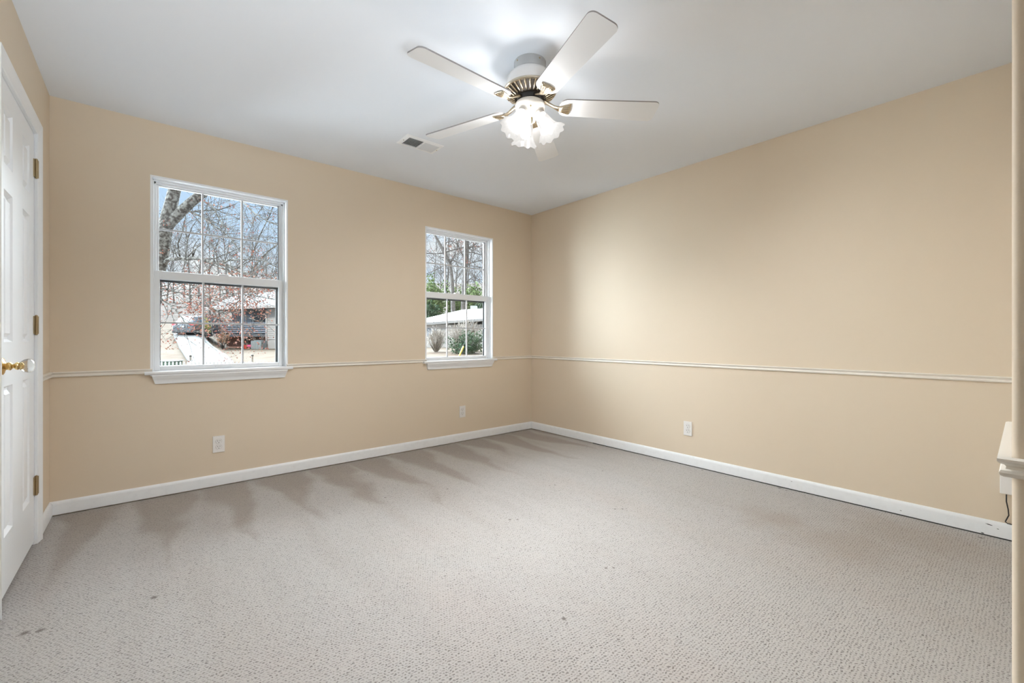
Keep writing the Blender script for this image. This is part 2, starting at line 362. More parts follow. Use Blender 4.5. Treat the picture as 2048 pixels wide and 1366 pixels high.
# ------------------------------------------------------------------ windows
def make_window(name, a, b, label):
    w = thing(name, ((a+b)/2, 0, ZB), label, 'window', kind='structure'); O = w.location.copy()
    def part(mb, nm, m, par=None, **k): return mb.build(nm, m, par or w, O, **k)
    lin = MB().box(a-LIN, a, 0, .14, ZB-LIN, ZT+LIN).box(b, b+LIN, 0, .14, ZB-LIN, ZT+LIN).box(a, b, 0, .14, ZT, ZT+LIN).box(a, b, .07, .14, ZB-LIN, ZB)
    part(lin, 'reveal', M_TRIM)
    fw = .020
    fr = MB()
    for x0, x1 in ((a, a+fw), (b-fw, b)): fr.box(x0, x1, .078, .138, ZB, ZT)
    fr.box(a, b, .078, .138, ZT-fw, ZT).box(a, b, .082, .138, ZB, ZB+.018)
    for x0, x1 in ((a, a+.008), (b-.008, b)): fr.box(x0, x1, .05, .078, ZB+.018, ZT)
    fr.box(a, b, .05, .078, ZT-.008, ZT)
    part(fr, 'frame', M_VINYL, bevel=.002)
    def sash(nm, y0, y1, z0, z1, bot, top, st, x0, x1):
        s = MB().box(x0, x0+st, y0, y1, z0, z1).box(x1-st, x1, y0, y1, z0, z1).box(x0+st, x1-st, y0, y1, z0, z0+bot).box(x0+st, x1-st, y0, y1, z1-top, z1)
        so = part(s, nm, M_VINYL, bevel=.0025)
        gx0, gx1, gz0, gz1 = x0+st, x1-st, z0+bot, z1-top
        ym = (y0+y1)/2
        part(MB().box(gx0, gx1, ym-.002, ym+.002, gz0, gz1), 'glass_pane', M_GLASS, so)
        g = MB(); mw = .0060
        for i in (1, 2):
            xx = gx0+(gx1-gx0)*i/3; g.box(xx-mw, xx+mw, ym-.006, ym+.006, gz0, gz1)
        zz = (gz0+gz1)/2
        for i in range(3):
            g.box(gx0+(gx1-gx0)*i/3+(mw if i else 0), gx0+(gx1-gx0)*(i+1)/3-(mw if i < 2 else 0), ym-.006, ym+.006, zz-mw, zz+mw)
        part(g, 'muntin', M_MUNT, so, bevel=.0015)
        return so
    up = sash('upper_sash', .098, .124, 1.438, ZT-fw, .045, .006, .018, a+fw-.004, b-fw+.004)
    lo = sash('lower_sash', .062, .092, .819, 1.482, .030, .056, .030, a+.008, b-.008)
    xm = (a+b)/2
    part(MB().box(xm-.05, xm+.05, .056, .063, .829, .838), 'sash_lift', M_VINYL, lo, bevel=.002)
    part(MB().box(xm-.03, xm+.03, .06, .092, 1.482, 1.492), 'sash_lock', M_VINYL, lo, bevel=.002)
    sf = MB(); x0, x1 = a+fw, b-fw
    sf.box(a+.010, a+.042, .0935, .0975, .82, 1.436).box(b-.054, b-.008, .0935, .0975, .82, 1.436).box(a+.042, b-.054, .0935, .0975, 1.412, 1.436).box(a+.042, b-.054, .0935, .0975, .82, .850)
    sf.box(b-fw-.019, b-fw-.013, .0965, .0985, 1.484, ZT-fw)
    part(sf, 'screen_frame', M_DARK)
    stl = MB()
    # stool: board with rounded nose and horns past the opening
    nose = [(.075, .797), (-.030, .797), (-.036, .800), (-.039, .806), (-.038, .813), (-.033, .818), (.075, .818)]
    stl.prism([(y, z) for y, z in nose if True], a+.0005, b-.0005, lambda u, v, x: Vector((x, u, v)))
    horn = [(-.0005, .797), (-.030, .797), (-.036, .800), (-.039, .806), (-.038, .813), (-.033, .818), (-.0005, .818)]
    stl.prism(horn, a-.040, a+.0005, lambda u, v, x: Vector((x, u, v))).prism(horn, b-.0005, b+.040, lambda u, v, x: Vector((x, u, v)))
    part(stl, 'stool', M_TRIM, smooth='auto')
    ap = [(0, .797), (-.032, .797), (-.033, .789), (-.029, .783), (-.027, .776), (-.021, .768), (-.016, .758), (-.013, .75), (-.014, .742), (-.011, .736), (0, .736)]
    def apf(u, v, x):
        k = (.797-v)/.061
        return Vector((x + (.018*k if x < xm else -.018*k), u, v))
    part(MB().prism(ap, a-.006, b+.006, apf), 'apron', M_TRIM, smooth='auto')
    return w
make_window('window_1', a1, b1, 'left double-hung window with white grilles looking on the driveway')
make_window('window_2', a2, b2, 'far double-hung window nearest the room corner, white grilles')

# ------------------------------------------------------------------ door
def make_door():
    d = thing('door_1', (XL, (DY0+DY1)/2, 0), 'white six-panel door with glass knob in the left wall', 'door', kind='structure'); O = d.location.copy()
    y0, y1, z0, z1 = DY0+.006, DY1-.006, .018, DZ-.004
    xf = XL-.002; xb = xf-.013
    cols = [(y0+.108, y0+.108+.150), (y1-.108-.150, y1-.108)]
    rows = [(.245, .842), (1.018, 1.625), (1.730, 1.962)]
    s = MB().box(XL-.037, xb, y0, y1, z0, z1)
    ys = [y0, cols[0][0], cols[0][1], cols[1][0], cols[1][1], y1]
    for i in (0, 2, 4): s.box(xb, xf, ys[i], ys[i+1], z0, z1)
    zs = [z0, rows[0][0], rows[0][1], rows[1][0], rows[1][1], rows[2][0], rows[2][1], z1]
    for cc in cols:
        for i in (0, 2, 4, 6): s.box(xb, xf, cc[0], cc[1], zs[i], zs[i+1])
    for c0, c1 in cols:                                # moulded slope and raised field of each panel
        for r0, r1 in rows:
            def fr_(ins, xx): return [Vector((xx, c0+ins, r0+ins)), Vector((xx, c1-ins, r0+ins)), Vector((xx, c1-ins, r1-ins)), Vector((xx, c0+ins, r1-ins))]
            s.loft([fr_(0, xf), fr_(.012, xb+.0005)], cap=False)
            s.loft([fr_(.020, xb), fr_(.036, xf-.002)], cap=False)
            s.add(fr_(.036, xf-.002), [(0, 1, 2, 3)])
    s.build('door_slab', M_DOOR, d, O)
    j = MB().box(XL-.06, XL+.001, DY0-.012, DY0, 0, DZ+.012).box(XL-.06, XL+.001, DY1, DY1+.012, 0, DZ+.012).box(XL-.06, XL+.001, DY0, DY1, DZ, DZ+.012)
    j.build('jamb', M_TRIM, d, O)
    prof = [(0, 0), (.009, 0), (.012, .004), (.011, .010), (.013, .016), (.017, .040), (.021, .050), (.021, .057), (0, .057)]
    c = MB(); e = .004
    def leg(side):
        yb = (DY1+e) if side > 0 else (DY0-e)
        lo = [Vector((XL+t, yb+side*wd, 0)) for t, wd in prof]; hi = [Vector((XL+t, yb+side*wd, DZ+e+wd)) for t, wd in prof]
        c.loft([lo, hi])
    leg(1); leg(-1)
    c.loft([[Vector((XL+t, DY0-e-wd, DZ+e+wd)) for t, wd in prof], [Vector((XL+t, DY1+e+wd, DZ+e+wd)) for t, wd in prof]])
    c.build('casing', M_TRIM, d, O, smooth='auto')
    for zc in (1.885, 1.10, .295):
        h = MB(); yk = DY1-.002
        Mx = Matrix.Translation((XL+.006, yk, zc))
        for k in range(5):
            h.lathe([(.0062, -.044+k*.0178), (.0062, -.044+k*.0178+.0166)], 12, Mx)
        h.lathe([(.0035, -.05), (.0035, .05)], 8, Mx).lathe([(.001, .05), (.0055, .048), (.0055, .044)], 10, Mx).lathe([(.0055, -.044), (.0055, -.048), (.001, -.05)], 10, Mx)
        h.box(XL-.003, XL+.0025, yk-.020, yk-.003, zc-.044, zc+.044).box(XL+.001, XL+.0125, yk+.006, yk+.022, zc-.044, zc+.044)
        h.build('hinge', M_HINGE, d, O)
    ky, kz = y0+.062, .925
    Mk = Matrix.Translation((XL, ky, kz)) @ Matrix.Rotation(PI/2, 4, 'Y')
    k = MB().lathe([(.033, -.002), (.033, .004), (.028, .007), (.017, .010), (.0135, .013), (.015, .018), (.0165, .022), (.0135, .026), (.0085, .029), (.0095, .033), (.014, .037), (.0155, .042), (.013, .046)], 28, Mk)
    ko = k.build('knob', M_BRASS, d, O, smooth='auto')
    g = MB().lathe([(.0125, .0461), (.020, .052), (.0255, .060), (.0275, .068), (.0265, .075), (.022, .082), (.014, .0865), (.004, .088)], 28, Mk)
    go = g.build('crystal', M_CRYSTAL, ko, O, smooth='auto'); go['label'] = 'clear glass knob end'
    cp = MB().lathe([(.003, .0465), (.0105, .049), (.012, .054), (.0095, .060), (.003, .064)], 20, Mk)
    cp.build('knob_core', M_BRASS, ko, O, smooth=True)
make_door()

# ------------------------------------------------------------------ outlets and plate
def outlet_proto():
    o = thing('wall_outlet', (0, 0, 0), 'x', 'outlet')
    MB().box(-.0355, .0355, -.0065, 0, -.0575, .0575).build('plate', M_PLATE, o, bevel=.003, seg=3)
    for zc in (.0195, -.0195):
        pts = []
        for i in range(28):
            a = 2*PI*i/28; xx, zz = .0172*math.cos(a), .0172*math.sin(a); zz = max(-.0142, min(.0142, zz)); pts.append((xx, zz+zc))
        rc = MB().prism(pts, -.0085, -.006, lambda u, v, w: Vector((u, w, v))).build('receptacle', M_PLATE, o)
        for sx, hh in ((-.0064, .0045), (.0064, .0038)):
            MB().box(sx-.0012, sx+.0012, -.0088, -.0083, zc+.004-hh, zc+.004+hh).build('slot', M_SLOT, rc)
        MB().lathe([(.0026, .0083), (.0026, .0088)], 12, Matrix.Translation((0, 0, zc-.0085)) @ Matrix.Rotation(PI/2, 4, 'X')).build('ground_slot', M_SLOT, rc)
        rg = [(a_*1.07, (b_-zc)*1.07+zc) for a_, b_ in pts]
        MB().prism(rg, -.0069, -.0062, lambda u, v, w: Vector((u, w, v))).build('recess', mat('outlet_recess', (.35, .34, .33), .6), rc)
    MB().lathe([(.003, .0064), (.003, .0078), (.001, .0082)], 12, Matrix.Rotation(PI/2, 4, 'X')).build('screw', M_PLATE, o)
    return o
o1 = outlet_proto(); o1.location = (-2.983, 0, .293); o1['label'] = 'white duplex outlet below the left window'
o2 = copy_tree(o1); o2.location = (-.946, 0, .298); o2['label'] = 'white duplex outlet under the far window near the corner'
o3 = copy_tree(o1); o3.location = (0, -1.875, .299); o3.rotation_euler = (0, 0, -PI/2); o3['label'] = 'white duplex outlet on the blank right wall'
for o in (o1, o2, o3): o['group'] = 'duplex wall outlets'

pl = thing('cable_plate', (0, -3.598, .301), 'white wall box with a dark cord hanging beside the near corner', 'wall plate')
MB().box(-.030, -.0005, -.034, .034, -.062, .062).build('plate', M_PLATE, pl, bevel=.003)
MB().tube([(-.018, .012, -.062), (-.018, .012, -.10), (-.016, .006, -.14), (-.014, .004, -.17), (-.012, .012, -.195), (-.0095, .016, -.207), (-.0095, .008, -.214), (-.0095, -.012, -.2145), (-.0095, -.03, -.2145)], .0026, 8).build('cord', M_BLACK, pl, smooth=True)

# ------------------------------------------------------------------ ceiling register
def make_vent():
    x0, x1, y0, y1 = -1.998, -1.705, -.905, -.73
    v = thing('air_vent', ((x0+x1)/2, (y0+y1)/2, H), 'white ceiling air register beside the fan', 'vent'); O = v.location.copy()
    ox0, ox1, oy0, oy1 = x0+.028, x1-.026, y0+.026, y1-.026
    fr = MB()
    def rg(ix, z): return [Vector((x0+ix, y0+ix, z)), Vector((x1-ix, y0+ix, z)), Vector((x1-ix, y1-ix, z)), Vector((x0+ix, y1-ix, z))]
    inn = lambda z: [Vector((ox0, oy0, z)), Vector((ox1, oy0, z)), Vector((ox1, oy1, z)), Vector((ox0, oy1, z))]
    fr.loft([rg(0, H), rg(.002, H-.003), rg(.010, H-.007), inn(H-.008), inn(H-.001)], cap=False)
    xm = (ox0+ox1)/2
    fr.box(xm-.004, xm+.004, oy0, oy1, H-.008, H-.001)
    fr.build('frame', M_TRIM, v, O)
    MB().box(ox0, ox1, oy0, oy1, H-.0012, H-.0002).build('duct_opening', M_DARK, v, O)
    for half, (q0, q1), ang in ((0, (ox0, xm-.004), -.85), (1, (xm+.004, ox1), .85)):
        lv = MB(); n = 13
        for i in range(n):
            xx = q0+(q1-q0)*(i+.5)/n
            Mx = Matrix.Translation((xx, 0, H-.0052)) @ Matrix.Rotation(ang, 4, 'Y')
            lv.box(-.0042, .0042, oy0, oy1, -.0005, .0005, Mx)
        lv.build('louver', M_TRIM, v, O)
    for xx in (x0+.014, x1-.013):
        MB().lathe([(.0035, 0), (.0035, .002), (.001, .003)], 10, Matrix.Translation((xx, (y0+y1)/2, H-.0072)) @ Matrix.Rotation(PI, 4, 'X')).build('screw', M_HINGE, v, O)
make_vent()

# ------------------------------------------------------------------ ceiling fan
def make_fan():
    cx, cy = -1.872, -2.012
    fan = thing('ceiling_fan', (cx, cy, H), 'white five-blade ceiling fan with brass trim and three lit bell shades', 'ceiling fan')
    def at(mb, nm, m, par=None, **k): return mb.build(nm, m, par or fan, (0, 0, H), **k)   # built around the axis in room height
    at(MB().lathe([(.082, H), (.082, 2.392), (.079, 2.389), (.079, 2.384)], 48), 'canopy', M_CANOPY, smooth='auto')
    hs = at(MB().lathe([(.079, 2.386), (.092, 2.384), (.106, 2.374), (.116, 2.356), (.121, 2.335), (.124, 2.312), (.124, 2.300), (.06, 2.300)], 48), 'motor_housing', M_FANW, smooth='auto')
    for a in (1.0, 3.1, 4.6):
        Mx = Matrix.Rotation(a, 4, 'Z') @ Matrix.Translation((.081, 0, 2.425)) @ Matrix.Rotation(PI/2, 4, 'Y')
        at(MB().lathe([(.004, 0), (.004, .003), (.001, .004)], 10, Mx), 'screw', M_HINGE)
    br = MB().lathe([(.124, 2.303), (.132, 2.302), (.136, 2.297), (.136, 2.292), (.132, 2.288), (.126, 2.288)], 56)
    ring = at(br, 'trim_ring', M_ABRASS, smooth='auto')
    at(MB().lathe([(.128, 2.2905), (.076, 2.262), (.06, 2.262), (.06, 2.29)], 48), 'fluted_plate', mat('dark_brass', (.035, .025, .016), .6), ring)
    rb = MB()
    for i in range(30):
        a = 2*PI*i/30; ca, sa = math.cos(a), math.sin(a)
        rb.tube([(r*ca, r*sa, z) for r, z in ((.130, 2.2885), (.122, 2.284), (.10, 2.272), (.084, 2.2635), (.076, 2.262))], [.0034, .0052, .0046, .0036, .002], 6)
    at(rb, 'fluting', M_ABRASS, ring, smooth=True)
    at(MB().lathe([(.066, 2.265), (.066, 2.240), (.05, 2.238), (.046, 2.234)], 32), 'rotor_hub', M_DARK, smooth='auto')
    pitch = math.radians(13); zb = 2.222
    def outline():
        pts = []
        def arcp(cx_, cy_, rr, a0, a1, n=6):
            for i in range(n+1):
                a = a0+(a1-a0)*i/n; pts.append((cx_+rr*math.cos(a), cy_+rr*math.sin(a)))
        hw0, hw1, r0, r1 = .056, .0675, .150, .664
        arcp(r0+.045, -hw0+.045, .045, PI, 1.5*PI); arcp(r1-.028, -hw1+.028, .028, 1.5*PI, 2*PI)
        arcp(r1-.028, hw1-.028, .028, 0, .5*PI); arcp(r0+.045, hw0-.045, .045, .5*PI, PI)
        return pts
    ol = outline()
    for k in range(5):
        ang = math.radians(36.6+72*k)
        Rz = Matrix.Rotation(ang, 4, 'Z')
        Mb = Rz @ Matrix.Translation((0, 0, zb)) @ Matrix.Rotation(-pitch, 4, 'X')
        b = at(MB().prism(ol, -.0032, .0032, lambda u, v, w: Mb @ Vector((u, v, w))), 'blade', M_BLADE)
        b.data.materials.append(M_EDGE)
        for pg in b.data.polygons:
            if len(pg.vertices) == 4: pg.material_index = 1
        # cast bracket: slim arm that flares to a ribbed fan under the blade root
        secs = [(.058, .0125, .014, 2.250, 0), (.078, .011, .013, 2.246, .1), (.10, .0095, .012, 2.236, .35), (.125, .0100, .010, 2.222, .7), (.150, .016, .008, 2.2125, 1), (.175, .0265, .0065, 2.2125, 1), (.195, .034, .006, 2.2135, 1), (.206, .0365, .006, 2.2145, 1)]
        rings = []
        for r_, hw, th, z_, tw in secs:
            Rx = Matrix.Rotation(-pitch*tw, 4, 'X')
            ring_ = [(-hw, th*.35), (-hw, -th*.2), (-hw*.7, -th*.55), (0, -th*.6), (hw*.7, -th*.55), (hw, -th*.2), (hw, th*.35), (0, th*.5)]
            rings.append([Rz @ (Matrix.Translation((r_, 0, z_)) @ Rx @ Vector((0, u, w))) for u, w in ring_])
        # rounded tip
        Rx = Matrix.Rotation(-pitch, 4, 'X')
        rings.append([Rz @ (Matrix.Translation((.2125-.35*abs(u)*.3, 0, 2.2155)) @ Rx @ Vector((0, u*.9, w*.6))) for u, w in [(-.0365, .002), (-.0365, -.0012), (-.0255, -.003), (0, -.0036), (.0255, -.003), (.0365, -.0012), (.0365, .002), (0, .003)]])
        ir = at(MB().loft(rings), 'blade_bracket', M_ABRASS, b, smooth=True)
        gr = MB()
        for q in (-.75, -.38, 0, .38, .75):
            gr.tube([Rz @ (Matrix.Translation((r_, 0, z_)) @ Rx @ Vector((0, q*hw, -th*.55))) for r_, hw, th, z_, tw in secs[4:]], [.0015, .0022, .0026, .002], 6)
        at(gr, 'bracket_rib', M_ABRASS, b, smooth=True)
        for q in (-.022, .022):
            Mx = Rz @ Matrix.Translation((.197, 0, 2.2135)) @ Rx @ Matrix.Translation((0, q, -.0045)) @ Matrix.Rotation(PI, 4, 'X')
            at(MB().lathe([(.004, 0), (.0035, .002), (.001, .003)], 10, Mx), 'bracket_screw', M_HINGE, b)
    kit = at(MB().lathe([(.045, 2.244), (.045, 2.236), (.060, 2.238), (.072, 2.233), (.0775, 2.222), (.0765, 2.210), (.070, 2.197), (.056, 2.186), (.042, 2.176), (.032, 2.160), (.025, 2.142), (.015, 2.134), (0, 2.132)], 48), 'light_fitter', M_FANC, smooth='auto')
    for k in range(3):
        ph = math.radians(64+120*k); tilt = math.radians(31)
        Mx = Matrix.Rotation(ph, 4, 'Z') @ Matrix.Translation((.043, 0, 2.183)) @ Matrix.Rotation(PI-tilt, 4, 'Y')
        at(MB().lathe([(.016, -.008), (.024, .004), (.028, .010), (.029, .024), (.026, .024), (.024, .010)], 28, Mx), 'socket_cup', M_FANC, kit, smooth='auto')
        prof = [(.0255, .014), (.0265, .022), (.031, .030), (.0345, .042), (.037, .058), (.0395, .074), (.043, .090), (.0485, .104), (.0565, .117), (.066, .128), (.0725, .134)]
        rings = []; n = 60
        for i, (r_, h_) in enumerate(prof):
            w_ = max(0, (i-4)/(len(prof)-5))**1.6
            rings.append([Vector(((r_*(1+.055*w_*math.cos(10*a)))*math.cos(a), (r_*(1+.055*w_*math.cos(10*a)))*math.sin(a), h_+.0035*w_*math.cos(10*a))) for a in [2*PI*j/n for j in range(n)]])
        sh = MB().loft(rings, cap=False).build('lamp_shade', M_SHADE, kit, smooth=True); sh.matrix_local = Matrix.Translation((0, 0, -H)) @ Mx
        at(MB().lathe([(.010, .022), (.012, .034), (.018, .050), (.024, .066), (.026, .078), (.024, .090), (.016, .099), (.004, .103)], 20, Mx), 'bulb', M_BULB, kit, smooth=True)
    ca = Vector((-.64, -.77, 0)); p0 = ca*.060+Vector((0, 0, 2.192))
    ch = MB().tube([p0, p0+ca*.012+Vector((0, 0, -.006)), p0+ca*.016+Vector((0, 0, -.02)), p0+ca*.016+Vector((0, 0, -.062))], .0011, 6)
    ch.lathe([(.001, .012), (.005, .008), (.006, 0), (.006, -.014), (.004, -.02), (.001, -.022)], 12, Matrix.Translation(p0+ca*.016+Vector((.004, -.003, -.075))))
    ch.lathe([(.0055, 0), (.0055, .004), (.001, .006)], 12, Matrix.Translation(p0) @ Matrix.Rotation(PI/2, 4, 'X'))
    at(ch, 'pull_chain', M_HINGE, smooth=True)
make_fan()

# ================================================================== outside
def lerp(tab, t):
    if t <= tab[0][0]: return tab[0][1]
    for (t0, z0), (t1, z1) in zip(tab, tab[1:]):
        if t <= t1: return z0+(z1-z0)*(t-t0)/(t1-t0)
    return tab[-1][1]
H1 = [(3, -1.6), (12, -1.25), (18.5, -.98), (20, -.5), (23, -.08), (28, .35), (33, 1.0), (45, 3.4), (60, 6), (110, 15)]
HM = [(3, -1.6), (12, -1.25), (18.5, -.98), (20, -.5), (22, -.2), (26, .0), (36, .16), (41, .4), (60, 4.5), (110, 15)]
HR = [(3, -1.6), (11, -1.0), (15.5, .32), (20, .46), (28, .5), (40, 1.4), (60, 4), (110, 15)]
def sm(a, b, x): x = max(0, min(1, (x-a)/(b-a))); return x*x*(3-2*x)
def ground(s, t):
    a = s/max(t, .1)
    w1 = 1-sm(-.73, -.655, a); w3 = sm(-.42, -.28, a)
    z = w1*lerp(H1, t)+(1-w1)*lerp(HM, t)
    return z*(1-w3)+lerp(HR, t)*w3
M_LAWN = mat('dry_winter_lawn', (.11, .09, .068), .95, var=(1.1, (.092, .064, .046), .42, .66), bump=(6, .5, .05), spec=.1)
M_FOREST = mat('forest_floor', (.055, .045, .038), .95, var=(.9, (.09, .07, .058), .4, .66), bump=(3, .6, .1), spec=.1)
def terrain():
    mb = MB(); hb = MB(); S = [-1.35+i*.03 for i in range(56)]; T = [4, 6, 8, 10, 11, 12, 14, 15.5, 17, 18.5, 19.25, 20, 21, 22, 23, 24.5, 26, 28, 30, 33, 36, 41, 45, 52, 60, 75, 90, 110]
    for t in T:
        for a in S: mb.v.append(tuple(ST(a*t, t, ground(a*t, t))))
    n = len(S)
    for i in range(len(T)-1):
        for j in range(n-1): mb.f.append((i*n+j, i*n+j+1, (i+1)*n+j+1, (i+1)*n+j))
    far = T.index(41)*n; hb.v = mb.v[:]
    hb.f = [f for f in mb.f if f[0] >= far]; mb.f = [f for f in mb.f if f[0] < far]
    hb.v = [(x, y, z) for x, y, z in hb.v[far:]]; hb.f = [tuple(i-far for i in f) for f in hb.f]
    cut = far+n; mb.v = mb.v[:cut]
    tag(mb.build('ground', M_LAWN, smooth=True), 'dry tan winter lawn outside the windows', 'lawn', kind='structure')
    tag(hb.build('hill', M_FOREST, smooth=True), 'brown leaf-littered hill behind the neighbouring house', 'hill', kind='structure')
terrain()
def drive():
    mb = MB(); rows = [(20.3, 376, 470), (21.6, 378, 467), (23, 371, 459), (25.5, 364, 450), (28, 358, 438), (30.5, 354, 424), (33, 348, 412), (36, 346, 405)]
    top = []
    for t, l, r_ in rows:
        for k in range(7):
            px = l+(r_-l)*k/6; s = (px-1024)/FPX*t; top.append(ST(s, t, ground(s, t)+.06))
    n = 7; m = len(rows)
    fs = [(i*n+j, i*n+j+1, (i+1)*n+j+1, (i+1)*n+j) for i in range(m-1) for j in range(n-1)]
    mb.add(top, fs)
    o = mb.build('driveway', mat('pale_concrete', (.10, .10, .10), .9, var=(2.0, (.105, .105, .104), .4, .7)))
    md = o.modifiers.new('solid', 'SOLIDIFY'); md.thickness = .10; md.offset = -1
    tag(o, 'pale concrete driveway leading up to the parked car', 'driveway', kind='structure')
drive()

# --- trees
M_BARK = mat('lichen_bark', (.075, .066, .058), .95, var=(14, (.26, .26, .24), .42, .62), bump=(40, .8, .03), spec=.1)
M_BARK2 = mat('grey_bark', (.11, .10, .095), .95, var=(6, (.19, .18, .17), .4, .65), spec=.1)
M_LEAF = mat('russet_leaf', (.30, .11, .085), .8, var=(3.0, (.36, .20, .14), .42, .62), spec=.2)
M_PINE = mat('light_evergreen', (.13, .19, .08), .85, var=(1.5, (.20, .25, .12), .4, .65), spec=.1)
M_DKGR = mat('dark_evergreen', (.035, .07, .04), .85, var=(2.5, (.08, .12, .07), .4, .65), spec=.1)
M_BRUSH = mat('pale_twigs', (.20, .175, .15), .95, var=(3, (.33, .30, .27), .4, .6), spec=.1)
def rv(rng): return Vector((rng.uniform(-1, 1), rng.uniform(-1, 1), rng.uniform(-1, 1)))
def branch(mb, rng, p, d, L, r, lev, tips, n, droop=0.0, wob=.22, kids=(3, 5), segs=4, shrink=.62):
    pts = [p.copy()]; q = p.copy(); dd = d.normalized()
    for i in range(segs):
        dd = (dd+rv(rng)*wob+Vector((0, 0, droop))).normalized(); q = q+dd*(L/segs); pts.append(q.copy())
    rad = [r*(1-.62*i/segs) for i in range(segs+1)]
    mb.tube(pts, rad, n)
    if lev == 0:
        tips.append((pts[-1], dd)); tips.append((pts[segs//2], dd)); return
    for k in range(rng.randint(*kids)):
        i = rng.uniform(.25, 1)*segs; i0 = min(int(i), segs-1); bp = pts[i0].lerp(pts[i0+1], i-i0)
        ax = rv(rng); ax = (ax-dd*ax.dot(dd)).normalized()
        nd = dd*rng.uniform(.45, .9)+ax*rng.uniform(.5, .9)
        branch(mb, rng, bp, nd, L*shrink*rng.uniform(.7, 1.15), max(rad[i0]*.55, .004), lev-1, tips, 3 if lev <= 2 else 5, droop, wob, kids, segs if lev > 1 else 3, shrink)
def leaf_cloud(rng, pts, cnt, spread, size, mb=None):
    mb = mb or MB()
    for _ in range(cnt):
        c = Vector(rng.choice(pts))+rv(rng)*spread
        u = rv(rng).normalized(); v = u.cross(rv(rng)); v = v.normalized() if v.length > .05 else Vector((1, 0, 0)); w = u.cross(v)
        L = size*rng.uniform(.6, 1.3)
        mb.add([c-u*L*.5, c+v*L*.28+w*L*.1, c+u*L*.5, c-v*L*.28+w*L*.1], [(0, 1, 2), (0, 2, 3)])
    return mb

